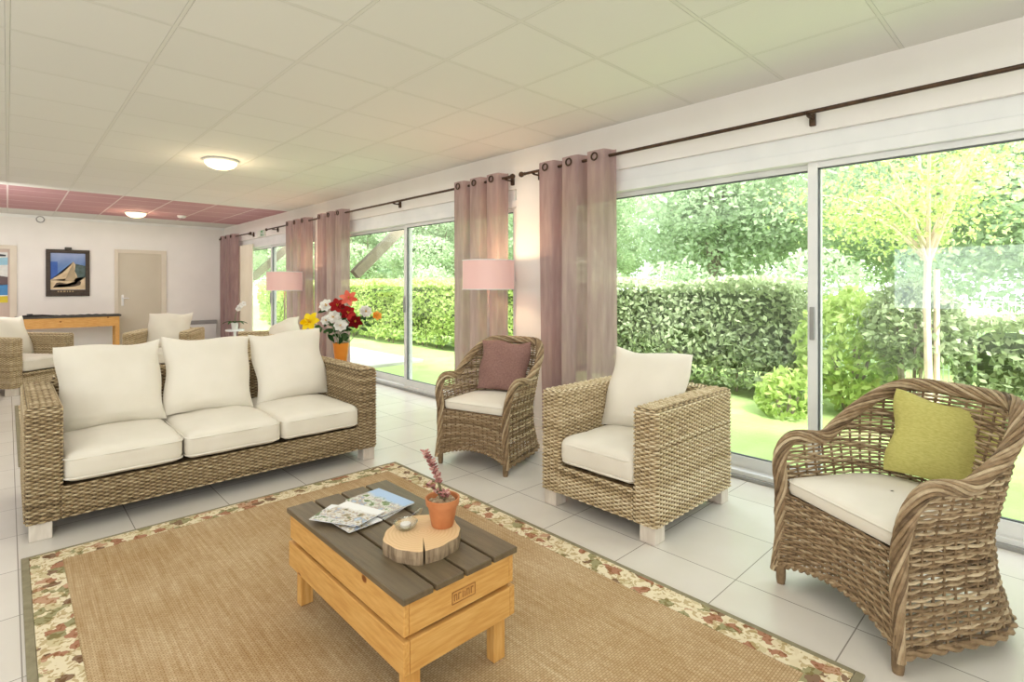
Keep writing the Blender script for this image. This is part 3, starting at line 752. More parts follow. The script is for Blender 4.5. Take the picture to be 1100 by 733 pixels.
for gl in ('11', '10', '01', '11', '10'):   # worn, no longer legible stamp strokes
    st.box(x, x+.0025, yy, -.001, zc-.010, zc+.010)
    if gl[0] == '1': st.box(x, x+.010, yy, -.001, zc+.0075, zc+.010)
    if gl[1] == '1': st.box(x+.0085, x+.011, yy, -.001, zc-.010, zc+.006)
    x += .0165
st.build('branded_stamp', plain('burnt_stamp', S(172,124,72), S(156,110,60), 30, .7), ct, False)['label'] = 'faint burnt stamp in a rectangular outline'

# magazines
def leaflet(cx, cy, z, w, h, rz, mat, label, pages=.004):
    o = thing('magazine', label, 'magazine', (cx, cy, z), rz, 'leaflets on the coffee table')
    n = 10; F = np.zeros((n, n, 3))
    MB().box(-w/2+.001, w/2-.001, -h/2+.001, h/2-.001, 0, pages*.8).build('pages', MT['paper'], o, False)
    MB().box(-w/2, w/2, -h/2, h/2, pages*.8, pages, .0004, 1).build('cover', mat, o, False)
    return o
z = TZ+.0005
leaflet(1.075, 1.93, z, .235, .165, math.radians(-70), MT['cov_blue_pale'], 'pale blue magazine underneath the blue-covered one', .006); z += .0062
leaflet(.945, 1.875, z, .20, .14, math.radians(-86), MT['cov_white_photo'], 'lowest white leaflet, at the bottom front of the spread pile', .003); z += .0032
leaflet(1.095, 1.93, z, .235, .165, math.radians(-83), MT['cov_blue'], 'blue-sky magazine lying on top at the right of the pile', .006); z += .0062
leaflet(.925, 1.905, z, .20, .14, math.radians(-60), MT['cov_white'], 'white photo leaflet fanned at the left end of the pile', .003); z += .0032
leaflet(.955, 1.89, z, .20, .14, math.radians(-72), MT['cov_white_photo'], 'white photo leaflet on top, nearest the wood slice', .003)

# wood slice (one with a split)
sl = thing('wood_slice', 'round bark-edged wood slice with a radial split on the coffee table', 'wood slice', (1.035, 1.535, TZ+.0005))
n = 260; ang = np.linspace(0, 2*PI, n, endpoint=False); R = random.Random(4)
rad = .132+.006*np.sin(ang*2+.5)+.003*np.sin(ang*5)+.002*np.sin(ang*11+1)
notch = math.radians(-122); dd = np.abs((ang-notch+PI) % (2*PI)-PI); top_r = rad.copy()
rad = np.where(dd < .02, .045, rad)
H_ = .045
V = np.concatenate([np.c_[rad*np.cos(ang), rad*np.sin(ang), np.zeros(n)], np.c_[rad*1.015*np.cos(ang), rad*1.015*np.sin(ang), np.full(n, .02)], np.c_[rad*np.cos(ang), rad*np.sin(ang), np.full(n, H_-.002)]])
i = np.arange(n); j = (i+1) % n
MB().add(V, np.concatenate([np.stack([i, j, j+n, i+n], -1), np.stack([i+n, j+n, j+2*n, i+2*n], -1)])).build('bark', MT['bark'], sl, False)
V = np.concatenate([np.c_[rad*.985*np.cos(ang), rad*.985*np.sin(ang), np.full(n, H_)], [[0, 0, H_]], np.c_[rad*np.cos(ang), rad*np.sin(ang), np.full(n, H_-.003)]])
MB().add(V, np.stack([i+n+1, j+n+1, j, i], -1), [[a, (a+1) % n, n] for a in range(n)]).build('cut_face', MT['cut'], sl, False)
ZT = TZ+.0005+H_
gd = thing('glass_dish', 'small clear glass tealight dish with a curved glass fin on the wood slice', 'dish', (1.005, 1.595, ZT+.0005))
MB().lathe([(0, .0), (.028, .0), (.038, .010), (.042, .022), (.039, .022), (.035, .012), (.026, .005), (0, .005)], 28).build('bowl', MT['dish'], gd)
F = np.zeros((14, 6, 3))
for a_ in range(14):
    for b_ in range(6):
        t = a_/13; s_ = (b_/5-.5)*2; th_ = -.9+1.8*t
        F[a_, b_] = (.036+.03*math.cos(th_)*.6-.012+.01*s_*s_, -.05*math.sin(th_), .008+.06*t+.012*s_*math.sin(PI*t))
MB().grid(F, 14, 6).build('glass_fin', MT['dish'], gd)
MB().lathe([(0, .006), (.018, .006), (.018, .016), (.003, .018), (0, .018)], 20).build('tealight', MT['pot_white'], gd)

# potted succulent
pp = thing('potted_succulent', 'terracotta pot with a tall pink succulent on the wood slice', 'potted plant', (1.112, 1.525, ZT+.0005))
pot = MB().lathe([(0, 0), (.037, 0), (.039, .004), (.052, .074), (.058, .076), (.0605, .098), (.0575, .100), (.054, .098), (.050, .072), (.048, .06)], 36)
pot.build('pot', MT['terra'], pp)
g = MB().lathe([(.0495, .080), (.03, .084), (0, .086)], 24)
for _ in range(90):
    a = rng.uniform(0, 2*PI); r_ = .045*math.sqrt(rng.uniform()); b = bmesh.new(); bmesh.ops.create_icosphere(b, subdivisions=1, radius=rng.uniform(.004, .009))
    bmesh.ops.translate(b, vec=(r_*math.cos(a), r_*math.sin(a), .086), verts=b.verts); g.bm(b, rng.uniform())
go = g.build('gravel', MT['gravel'], pp)
def stem_path(x1, y1, z1, n=14, b=.02): return [(x1*t**1.2+b*math.sin(PI*t)*.5, y1*t, .08+(z1-.08)*t) for t in np.linspace(0, 1, n)]
for (x1, y1, z1, nl) in ((-.055, .035, .265, 58), (-.02, -.035, .13, 14), (-.05, .03, .15, 14)):
    P = stem_path(x1, y1, z1); stm = MB().tube(P, np.linspace(.006, .003, len(P)), 7).build('stem', MT['stem'], pp)
    lf = MB(); P = np.array(P)
    for k in range(nl):
        t = .35+.65*k/nl; c = np.array([np.interp(t, np.linspace(0, 1, len(P)), P[:, q]) for q in range(3)]); a = k*2.4
        b = bmesh.new(); bmesh.ops.create_icosphere(b, subdivisions=1, radius=1)
        L_ = rng.uniform(.009, .014)
        M = Matrix.Translation(c)@Matrix.Rotation(a, 4, 'Z')@Matrix.Rotation(-.5, 4, 'Y')@Matrix.Translation((L_*.8, 0, 0))@Matrix.Diagonal((L_, .0055, .004, 1))
        bmesh.ops.transform(b, matrix=M, verts=b.verts); lf.bm(b, rng.uniform())
    lf.build('succulent_leaves', MT['succ'], stm)

# ------------------------------------------------------------------ floor lamps, ceiling lights
def lamp(loc, r, h, zc, label):
    o = thing('floor_lamp', label, 'floor lamp', loc, 0, 'pink floor lamps')
    MB().lathe([(0, 0), (.14, 0), (.14, .012), (.12, .02), (.02, .026), (0, .028)], 32).build('base', MT['pole'], o)
    MB().tube([(0, 0, .02), (0, 0, zc+.02)], .010, 10).build('pole', MT['pole'], o)
    z0, z1 = zc-h/2, zc+h/2
    s = MB().lathe([(r, z0), (r, z0+h*.5), (r, z1)], 48).lathe([(r-.003, z1), (r-.003, z0)], 48); sh = s.build('lamp_shade', MT['shade'], o)
    tr = MB()
    for z in (z0, z1): tr.tube([(r*math.cos(a), r*math.sin(a), z) for a in np.linspace(0, 2*PI, 48, endpoint=False)], .004, 6, closed=True)
    for a in (0, 2*PI/3, 4*PI/3): tr.tube([(0, 0, z1-.03), (r*math.cos(a), r*math.sin(a), z1-.004)], .003, 6)
    tr.build('shade_ring', MT['white'], sh)
    MB().lathe([(0, zc-.05), (.02, zc-.045), (.03, zc), (.02, zc+.04), (.013, zc+.06), (0, zc+.06)], 16).build('bulb', MT['dome'], o)
    L = bpy.data.lights.new('lamp_bulb_light', 'POINT'); L.energy = 11; L.color = (1, .68, .38); L.shadow_soft_size = .05
    lo = bpy.data.objects.new('lamp_bulb_light', L); COL.objects.link(lo); lo.location = (loc[0], loc[1], zc+.085); return o
LAMP1 = lamp((3.10, 3.565, 0), .230, .255, 1.375, 'tall floor lamp with a pink drum shade behind the rattan tub chair')
lamp((2.95, 7.95, 0), .245, .27, 1.345, 'smaller-looking pink drum floor lamp farther back, left of the flowers')
def ceiling_light(x, y, label):
    o = thing('ceiling_light', label, 'ceiling light', (x, y, CZ), 0, 'round ceiling lights')
    MB().lathe([(.155, 0), (.165, -.006), (.165, -.02), (.15, -.024)], 36).build('rim', MT['white'], o)
    MB().lathe([(.152, -.018), (.145, -.045), (.12, -.07), (.07, -.09), (0, -.097)], 36).build('glass_dome', MT['dome'], o)
    L = bpy.data.lights.new('dome_light', 'POINT'); L.energy = 7; L.color = (1, .78, .5); L.shadow_soft_size = .12
    lo = bpy.data.objects.new('dome_light', L); COL.objects.link(lo); lo.location = (x, y, CZ-.2)
ceiling_light(1.575, 5.96, 'glowing round dome ceiling light on the white tiles')
ceiling_light(1.62, 11.2, 'glowing round dome ceiling light on the pink tiles')
o = thing('smoke_detector', 'small white round smoke detector on the pink ceiling tiles', 'smoke detector', (2.31, 11.2, CZ))
MB().lathe([(0, -.045), (.05, -.043), (.065, -.03), (.07, -.012), (.07, 0)], 24).build('body', MT['white'], o)
MB().lathe([(0, -.05), (.02, -.05), (.022, -.044)], 16).build('sensor_cap', MT['grey'], o)
o = thing('alarm_sounder', 'small round grey-ringed device high on the far wall', 'alarm', (.435, YF, 2.49))
Mr = Matrix.Rotation(PI/2, 4, 'X')
MB().lathe([(0, .05), (.045, .05), (.06, .035), (.065, .0)], 24).build('body', MT['white'], o, True, Mr)
MB().tube([(.052*math.cos(a), .052*math.sin(a), .045) for a in np.linspace(0, 2*PI, 24, endpoint=False)], .010, 6, closed=True).build('ring', MT['grey'], o, True, Mr)

# ------------------------------------------------------------------ far wall objects
def pic(name, label, x0, x1, z0, z1, fw, fmat, build, hook=False):
    o = thing(name, label, 'picture', ((x0+x1)/2, YF, (z0+z1)/2)); w, h = (x1-x0)/2, (z1-z0)/2
    if fw:
        f = MB().box(-w, w, -.035, -.001, h-fw, h, .004).box(-w, w, -.035, -.001, -h, -h+fw, .004).box(-w, -w+fw, -.035, -.001, -h+fw, h-fw, .004).box(w-fw, w, -.035, -.001, -h+fw, h-fw, .004)
        f.build('frame', fmat, o, False)
    build(o, w-fw, h-fw)
    if hook: MB().box(-.05, .05, -.05, -.002, h+.002, h+.045, .006).build('hanger_clip', MT['slate'], o, False)
    return o
def poly(mb, pts, y, tone=.5): mb.add([(p[0], y, p[1]) for p in pts], None, [[0, i, i+1] for i in range(1, len(pts)-1)], tone)
def dune(o, w, h):
    def pnl(nm, pts, mat, y):
        m = MB(); poly(m, [(a*w, b*h) for a, b in pts], y); m.build(nm, mat, o, False)
    def grad():
        m = N('poster_sky'); sp = m.n('ShaderNodeSeparateXYZ'); m.l(m.coords(), sp.inputs[0])
        m.surf(m.bsdf(m.ramp(m.math('ADD', sp.outputs['Z'], m.math('MULTIPLY', m.noise(m.coords(), 6), .2)), [(.05, S(84,124,186)), (.25, S(100,132,184)), (.48, S(158,174,212))]), .3)); return m.m
    pnl('sky', [(-1,-1),(1,-1),(1,1),(-1,1)], grad(), -.012)
    pnl('sea', [(-1,-.3),(-.6,-.2),(-.6,.56),(-1,.56)], plain('poster_sea', S(46,86,168), S(60,104,184), 6, .3), -.0125)
    pnl('forest', [(.2,.5),(.55,.44),(1,.38),(1,-.6),(.2,-.3)], plain('poster_forest', S(92,110,112), S(64,82,74), 18, .3), -.013)
    pnl('dune', [(-1,-.36),(-.3,.02),(.1,.36),(.3,.58),(.42,.44),(.38,.1),(.5,-.1),(.62,-.44),(1,-.2),(1,-.84),(-1,-.84)], plain('poster_sand', S(226,206,172), S(198,176,140), 7, .4), -.0135)
    pnl('shadow', [(-.2,-.40),(.1,.1),(.28,.5),(.38,.1),(.44,-.2),(.3,-.45)], plain('poster_sand_shade', S(186,168,136), S(166,150,120), 9, .4), -.014)
    pnl('driftwood', [(-.86,-.74),(-.66,-.5),(-.5,-.47),(.3,-.60),(.52,-.54),(.6,-.38),(.76,-.44),(.7,-.6),(.4,-.68),(-.45,-.56),(-.62,-.6),(-.76,-.74)], plain('poster_wood', S(92,76,60), S(70,56,46), 20, .4), -.0145)
    pnl('caption_band', [(-1,-1),(1,-1),(1,-.85),(-1,-.85)], plain('poster_band', S(74,60,44), S(60,48,36), 20, .4), -.015)
    t = MB(); x = -.6
    for wd in (.08, .1, .14, .06, .1, .08):
        poly(t, [(x*w, -.965*h), ((x+wd)*w, -.965*h), ((x+wd)*w, -.895*h), (x*w, -.895*h)], -.0155); x += wd+.07
    t.build('caption', plain('caption_ink', S(170,150,110), None, 9), o, False)
pic('framed_poster', 'dark-framed print of a pale sand dune above the console', .51, 1.145, 1.08, 1.955, .065, plain('dark_frame', S(70,58,46), S(52,42,34), 14, .4, stretch=(1,1,3)), dune, True)
def gaudy(o, w, h):
    def pnl(nm, pts, c, y):
        m = MB(); poly(m, [(a*w, b*h) for a, b in pts], y); m.build(nm, plain('print_'+nm, c, None, 14, .4), o, False)
    pnl('sheet', [(-1,-1),(1,-1),(1,1),(-1,1)], S(222,224,220), -.018)
    pnl('sky_band', [(-1,.45),(1,.5),(1,.8),(-1,.7)], S(150,196,216), -.0185)
    pnl('script', [(-.2,.82),(.3,.88),(.9,.84),(.9,.90),(.3,.95),(-.2,.90)], S(60,60,66), -.0185)
    pnl('rock', [(-1,-.1),(.2,.1),(1,.02),(1,-.28),(.1,-.36),(-1,-.3)], S(92,72,74), -.0188)
    pnl('wave', [(-1,-.3),(.1,-.36),(1,-.28),(1,-.7),(-1,-.72)], S(60,134,190), -.0188)
    pnl('sand', [(-1,-.76),(1,-.74),(1,-1),(-1,-1)], S(216,196,40), -.0188)
pic('wall_print', 'colourful seaside print with a yellow lower band on the left door', -.50, .005, .98, 2.0-.13, 0, None, gaudy)
# console
cs = thing('console_table', 'narrow pine console with a dark top against the far wall', 'console table', (.83, 12.62, 0))
MB().box(-.74, .74, -.2, .2, .70, .735, .004).build('top', MT['slate'], cs, False)
MB().box(-.70, .70, -.185, -.165, .52, .70).build('front_apron', MT['pine_end'], cs, False)
MB().box(-.70, .70, .165, .185, .52, .70).build('rear_apron', MT['pine'], cs, False)
for x in (-.68, .68):
    for y in (-.155, .15): MB().box(x-.035, x+.035, y-.01 if y > 0 else y-.02, y+.035, 0, .70, .003).build('leg', MT['pine'], cs, False)
r_ = MB(); nu = 60; F = np.zeros((nu, 6, 3))
for a in range(nu):
    for b in range(6): F[a, b] = (.22+1.15*a/(nu-1), 12.5+.2*b/5, .7375+.012*abs(math.sin(a*.52))*(1-.4*math.sin(a*.13)**2))
r_.grid(F, nu, 6); tag(r_.build('table_runner', plain('grey_runner', S(94,98,104), S(70,72,78), 20, .9)), 'rumpled dark grey runner along the top of the console', 'runner')
o = thing('table_ornament', 'small long dark ornament lying at the left end of the console', 'ornament', (.35, 12.46, .7365), .1)
MB().tube([(-.17, 0, .014), (-.05, 0, .017), (.1, 0, .02), (.26, .02, .012)], [.013, .02, .015, .006], 8).build('body', MT['dark'], o)
MB().box(-.11, -.03, -.02, .02, .035, .05, .006).build('raised_knob', MT['dark'], o, False)
# heater
o = thing('wall_heater', 'white electric panel heater on the far wall by the corner curtain', 'heater', (3.06, YF-.06, .0))
MB().box(-.26, .26, -.045, .055, .06, .45, .008).build('panel', MT['white'], o, False)
MB().box(-.28, .28, -.055, .055, .45, .53, .008).build('top_grille', MT['grey'], o, False)
MB().box(.16, .2, -.048, -.044, .09, .11).build('badge', MT['dark'], o, False)
o = thing('small_cabinet', 'pale grey-green small cabinet standing left of the heater', 'cabinet', (2.62, 12.55, 0))
MB().box(-.11, .11, -.11, .11, 0, .43, .006).build('carcass', plain('grey_green', S(196,194,176), S(184,182,164), 5, .7), o, False)
MB().box(-.095, .095, -.118, -.108, .02, .41, .004).build('front', plain('grey_green_front', S(188,188,170), S(176,176,158), 5, .7), o, False)
MB().lathe([(0, .018), (.012, .016), (.012, .0)], 12).build('knob', MT['dark'], o, True, Matrix.Translation((0, -.118, .3))@Matrix.Rotation(PI/2, 4, 'X'))
# emergency sign on window wall
o = thing('exit_sign', 'small green and white exit pictogram sign between the curtain rods', 'sign', (WX-.012, 10.56, 2.27))
MB().box(-.01, .012, -.21, .21, -.06, .06, .004).build('panel', plain('sign_white', S(228,232,220), None, 5), o, False)
g = MB(); X_ = -.0125
def yz(mb, pts): mb.add([(X_, p[0], p[1]) for p in pts], None, [[0, i, i+1] for i in range(1, len(pts)-1)])
yz(g, [(-.19, -.05), (.02, -.05), (.02, .05), (-.19, .05)]); g.build('green_field', plain('sign_green', S(96,160,104), None, 5), o, False)
g = MB(); X_ = -.014   # running figure and door
yz(g, [(-.17, -.04), (-.12, -.04), (-.12, .04), (-.17, .04)]); yz(g, [(-.03, .02), (-.015, .02), (-.015, .035), (-.03, .035)]); yz(g, [(-.06, -.01), (-.02, -.005), (-.02, .015), (-.07, .01)]); yz(g, [(-.05, -.04), (-.035, -.04), (-.02, -.005), (-.04, -.005)]); yz(g, [(-.095, -.02), (-.06, -.012), (-.06, -.002), (-.095, -.01)])
g.build('pictogram', MT['paper'], o, False)
# socket and flex by the lamp
o = thing('power_socket', 'white wall socket low on the pillar with a black plug', 'socket', (WX, 3.42, .215))
MB().box(-.012, 0, -.04, .04, -.04, .04, .004).build('plate', MT['white'], o, False)
MB().lathe([(0, .035), (.014, .032), (.02, .01), (.02, 0)], 14).build('plug', MT['dark'], o, True, Matrix.Translation((-.012, 0, 0))@Matrix.Rotation(-PI/2, 4, 'Y'))
P = [(3.455, 3.42, .215), (3.42, 3.46, .20), (3.36, 3.52, .12), (3.33, 3.5, .03), (3.30, 3.46, .006), (3.24, 3.50, .006)]
P = np.array(P); tt = np.linspace(0, 5, 30); P = np.stack([np.interp(tt, range(6), P[:, i]) for i in range(3)], -1)
for _ in range(3): P[1:-1] = (P[:-2]+2*P[1:-1]+P[2:])/4
co_ = MB().tube(P, .004, 6).build('power_cord', MT['dark'], LAMP1, True, Matrix.Translation((-3.10, -3.565, 0))); co_['label'] = 'thin black flex running to the wall socket'

# ------------------------------------------------------------------ flowers on a low table behind the sofa
VX, VY = 2.405, 5.0; VZ = .47
o = thing('side_table', 'low dark side table behind the sofa arm, carrying the flower vase', 'side table', (VX, VY, 0))
MB().lathe([(0, .44), (.2, .44), (.205, .45), (.2, .47), (0, .47)], 36).build('top', MT['plank'], o)
for a in (.5, 2.07, 3.64, 5.21): MB().tube([(.15*math.cos(a), .15*math.sin(a), 0), (.13*math.cos(a), .13*math.sin(a), .44)], .016, 8).build('leg', MT['plank'], o)
vs = thing('flower_vase', 'tall orange glass vase of flowers behind the right sofa arm', 'vase', (VX, VY, VZ+.0005))
MB().lathe([(0, 0), (.05, 0), (.055, .01), (.062, .1), (.078, .24), (.074, .24), (.058, .1), (.05, .014), (0, .012)], 32).build('vessel', MT['orange'], vs)
def petal_bloom(mb, c, d, np_, L, W, curl, phase=0):
    d = Vector(d).normalized(); a = d.orthogonal().normalized(); b = d.cross(a)
    for k in range(np_):
        th = 2*PI*k/np_+phase; r = a*math.cos(th)+b*math.sin(th); sd = d.cross(r); F = np.zeros((7, 3, 3))
        for i in range(7):
            t = i/6; w_ = W*math.sin(PI*min(1, .12+.86*t))**.8*(1 if t < .95 else .3)
            cc = Vector(c)+r*(L*(t*.95))+d*(L*(.55*t-curl*t*t))
            for j, q in enumerate((-1, 0, 1)): F[i, j] = cc+sd*(w_*q)+d*(abs(q)*w_*.25)
        mb.grid(F, 7, 3, rng.uniform())
LK = Vector((-.5, -.8, .25))   # the bunch faces the seating
flowers = [  # (dx, dz, dy, material, petals, length, width, name, label)
 (-.285, .50, -.04, 'petal_yellow', 6, .115, .036, 'lily', 'large yellow lily at the left of the bunch'),
 (-.15, .66, .02, 'petal_white', 8, .075, .028, 'white_flower', 'white flower at the upper left of the bunch'),
 (-.035, .66, .0, 'petal_red', 6, .09, .030, 'lily', 'dark red lily just under the coral one'),
 (.06, .73, .05, 'petal_coral', 6, .10, .026, 'lily', 'coral red lily at the very top of the bunch'),
 (.085, .59, -.05, 'petal_red', 6, .085, .030, 'lily', 'dark red lily at the centre right of the bunch'),
 (.14, .50, .0, 'petal_red', 6, .085, .028, 'lily', 'lowest dark red lily, at the right of the bunch'),
 (-.04, .55, -.09, 'petal_white', 8, .075, .030, 'white_flower', 'white flower in the very middle of the bunch'),
 (.03, .47, -.10, 'petal_white', 8, .072, .030, 'white_flower', 'lowest white flower, at the centre of the bunch'),
 (-.12, .52, -.06, 'petal_white', 8, .06, .026, 'white_flower', 'small white flower beside the yellow lily'),
 (.23, .60, .04, 'petal_white', 8, .072, .028, 'white_flower', 'white flower at the upper right of the bunch'),
 (.345, .56, .05, 'petal_orange', 6, .055, .022, 'small_lily', 'small orange and white bloom at the far right of the bunch')]
rt = Vector((.72, -.69, 0))   # sideways across the view of the bunch, used to spread the stems
fw_ = Vector((.69, .72, 0))
for k, (dx, dz, dy, mt, npet, L_, W_, nm, lb) in enumerate(flowers):
    c = rt*dx+fw_*dy+Vector((0, 0, dz-.055)); f = thing('artificial_'+nm, lb+' in the orange vase', 'flower', (VX, VY, VZ), 0, 'flowers in the orange vase')
    ba = Vector((.02*math.cos(k*2.1), .02*math.sin(k*2.1), .03)); mid = Vector((c.x*.22, c.y*.22, .24))
    P = [ba.lerp(mid, t) for t in np.linspace(0, 1, 5)]+[mid.lerp(c, t)+Vector((0, 0, .05*math.sin(PI*t)*(1-abs(dx)))) for t in np.linspace(0, 1, 8)[1:]]
    MB().tube([p[:] for p in P], .004, 6).build('stem', MT['green_stem'], f)
    d = (LK+rt*dx*1.4+Vector((0, 0, .25))).normalized(); b = MB(); petal_bloom(b, c[:], d, npet, L_, W_, .35 if npet == 6 else .25, k)
    if npet == 8: petal_bloom(b, c+d*.008, d, 6, L_*.7, W_*.8, .1, k+.5)
    b.build('bloom', MT[mt], f)
    p = MB()
    for a in range(5): p.tube([c[:], (c+d*L_*.5+Vector((rng.uniform(-.012, .012), rng.uniform(-.012, .012), rng.uniform(-.01, .01))))[:]], .0025, 5)
    p.build('pistil', MT['pistil'], f)
    lf = MB()
    for a in range(6):
        t = rng.uniform(.40, .92); q = P[min(len(P)-1, int(t*len(P)))]; dr = Vector((rng.normal(), rng.normal(), rng.uniform(-.5, .4))).normalized()
        s_ = dr.orthogonal().normalized(); F = np.zeros((6, 3, 3)); LL = rng.uniform(.07, .11)
        for i in range(6):
            u = i/5; w_ = .022*math.sin(PI*min(1, .05+.93*u))
            for j, e in enumerate((-1, 0, 1)): F[i, j] = q+dr*(LL*u)+s_*(w_*e)+Vector((0, 0, -.02*u*u))
        lf.grid(F, 6, 3, rng.uniform())
    lf.build('leaves', MT['flowerleaf'], f)

# orchid in the far window
def orchid(x, y, z, label, sd):
    o = thing('potted_orchid', label, 'potted plant', (x, y, z), 0, 'orchids by the far window'); R = random.Random(sd)
    MB().lathe([(0, 0), (.05, 0), (.065, .12), (.07, .125), (.06, .125), (.05, .1), (0, .1)], 20).build('pot', MT['pot_white'], o)
    lf = MB()
    for k in range(5):
        a = k*1.3; F = np.zeros((7, 3, 3))
        for i in range(7):
            u = i/6; w_ = .04*math.sin(PI*min(1, .1+.87*u))
            for j, e in enumerate((-1, 0, 1)): F[i, j] = (math.cos(a)*.22*u-math.sin(a)*w_*e, math.sin(a)*.22*u+math.cos(a)*w_*e, .12+.12*u-.14*u*u+.01*abs(e))
        lf.grid(F, 7, 3, R.random())
    lf.build('leaves', MT['flowerleaf'], o)
    P = [(0+.12*t*t, -.15*t*t, .11+.5*t-.12*t**3) for t in np.linspace(0, 1, 14)]
    MB().tube(P, .005, 6).build('stem', MT['green_stem'], o)
    for t in (.62, .74, .86, .98):
        b = MB(); c = (.12*t*t, -.15*t*t, .11+.5*t-.12*t**3); petal_bloom(b, c, (-.6, -.8, .1), 5, .055, .028, .5, t*7); b.build('bloom', MT['petal_white'], o)
stn = thing('plant_stand', 'small white stand under the orchid beside the corner curtain', 'stand', (3.12, 10.9, 0))
MB().lathe([(0, .42), (.16, .42), (.165, .43), (.16, .45), (0, .45)], 28).build('top', MT['white'], stn)
MB().lathe([(0, 0), (.12, 0), (.11, .02), (.025, .04), (.025, .42), (0, .42)], 20).build('pedestal', MT['white'], stn)
orchid(3.12, 10.9, .4505, 'white orchid with dark leaves beside the far corner curtain', 3)

# ------------------------------------------------------------------ outside
GZ = -.08
struct('lawn', MB().box(WX+.2, 70, -40, 80, GZ-.1, GZ), MT['lawn'])
struct('terrace', MB().box(WX+.2, 5.35, 7.9, 16, GZ-.02, -.03, .01), MT['concrete'])
struct('edging', MB().box(WX+.2, 4.05, -2.6, 7.9, GZ-.02, -.05, .01), MT['concrete'])
def brace(y, lb):
    o = thing('eave_brace', lb, 'roof brace', (WX+.2, y, 0), 0, 'timber braces under the eaves')
    M = Matrix.Rotation(-math.radians(43), 4, 'Y')
    b = MB().box(0, 1.35, -.06, .06, -.07, .07, .006); b.build('diagonal', MT['strut'], o, False, Matrix.Translation((0, 0, 1.44))@M)
    MB().box(0, 1.0, -.06, .06, 2.50, 2.64, .006).build('rafter', MT['strut'], o, False)
    return o
brace(7.25, 'sloping timber roof brace seen through the middle window')
brace(11.75, 'sloping timber roof brace seen through the farthest window')

def cloud_box(mb, n, x0, x1, y0, y1, z0, z1, size, top_tone=.2, wob=.12):
    """leaves spread on and just inside the faces of a clipped hedge"""
    a = [(y1-y0)*(z1-z0), (x1-x0)*(y1-y0), (x1-x0)*(z1-z0)*2]; tot = sum(a)
    nf = int(n*a[0]/tot); nt = int(n*a[1]/tot); ne = n-nf-nt
    f = np.c_[x0+np.abs(rng.normal(size=nf))*.10, rng.uniform(y0, y1, nf), rng.uniform(z0, z1, nf)]
    t = np.c_[rng.uniform(x0, x1, nt), rng.uniform(y0, y1, nt), z1-np.abs(rng.normal(size=nt))*.06+.03]
    e = np.c_[rng.uniform(x0, x1, ne), np.where(rng.uniform(size=ne) < .5, y0, y1), rng.uniform(z0, z1, ne)]
    C = np.concatenate([f, t, e]); C[:, 0] += wob*np.sin(C[:, 1]*2.3)*np.sin(C[:, 2]*4+C[:, 1])
    C[:, 2] += .05*np.sin(C[:, 1]*3.1)*(C[:, 2] > z1-.2)
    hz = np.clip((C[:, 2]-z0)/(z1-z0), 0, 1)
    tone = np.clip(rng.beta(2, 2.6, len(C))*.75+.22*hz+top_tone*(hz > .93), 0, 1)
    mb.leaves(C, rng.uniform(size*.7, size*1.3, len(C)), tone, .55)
def hedge(x0, x1, y0, y1, z1, n, size, label, mat='hedge', zb=.12):
    o = thing('clipped_hedge', label, 'hedge', ((x0+x1)/2, (y0+y1)/2, GZ), 0, 'garden hedges'); cx, cy = (x0+x1)/2, (y0+y1)/2
    m = MB(); cloud_box(m, n, x0-cx, x1-cx, y0-cy, y1-cy, zb, z1-GZ, size); m.build('foliage', MT[mat], o, False)
    MB().box(x0-cx+.22, x1-cx-.1, y0-cy+.12, y1-cy-.12, .3, z1-GZ-.12, .05).build('shade_core', MT['core'], o, False)  # dark green box added as the shade inside the hedge
    st = MB()
    for y in np.arange(y0-cy+.15, y1-cy-.1, .3):
        x = x0-cx+.2+rng.uniform(-.08, .25); st.tube([(x, y, 0), (x+rng.uniform(-.1, .1), y+rng.uniform(-.15, .15), .55)], .018, 5)
    st.build('stems', MT['trunk'], o)
    return o
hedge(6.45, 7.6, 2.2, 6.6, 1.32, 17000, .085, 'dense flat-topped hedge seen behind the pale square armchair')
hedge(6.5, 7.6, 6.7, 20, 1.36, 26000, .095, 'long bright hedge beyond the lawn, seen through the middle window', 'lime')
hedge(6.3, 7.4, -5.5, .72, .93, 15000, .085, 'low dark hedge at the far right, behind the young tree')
def bush(x, y, z, rx, rz, n, size, label, mat, group=None):
    o = thing('garden_bush', label, 'bush', (x, y, GZ), 0, group)
    d = rng.normal(size=(n, 3)); d /= np.linalg.norm(d, axis=1)[:, None]; r = rng.uniform(.55, 1.02, n)**.6
    C = d*r[:, None]*np.array([rx, rx, rz]); C *= (1+.13*np.sin(d[:, 0:1]*7+x)*np.sin(d[:, 2:3]*6+d[:, 1:2]*5)); C[:, 2] += z-GZ
    C = C[C[:, 2] > .02]
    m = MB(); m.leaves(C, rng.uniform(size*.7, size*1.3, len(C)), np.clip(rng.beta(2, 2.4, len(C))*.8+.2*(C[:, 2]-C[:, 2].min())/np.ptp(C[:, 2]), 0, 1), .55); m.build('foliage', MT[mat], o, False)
    st = MB()
    for k in range(5): st.tube([(.05*math.cos(k*1.3), .05*math.sin(k*1.3), 0), (.4*rx*math.cos(k*1.3), .4*rx*math.sin(k*1.3), z-GZ)], .015, 5)
    st.build('stems', MT['trunk'], o); return o
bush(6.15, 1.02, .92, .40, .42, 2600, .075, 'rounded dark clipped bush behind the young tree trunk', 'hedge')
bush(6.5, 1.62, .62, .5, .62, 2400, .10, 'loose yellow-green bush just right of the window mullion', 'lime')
bush(5.9, 2.05, .12, .30, .30, 700, .09, 'low pale shrub at the foot of the dark hedge', 'lime')
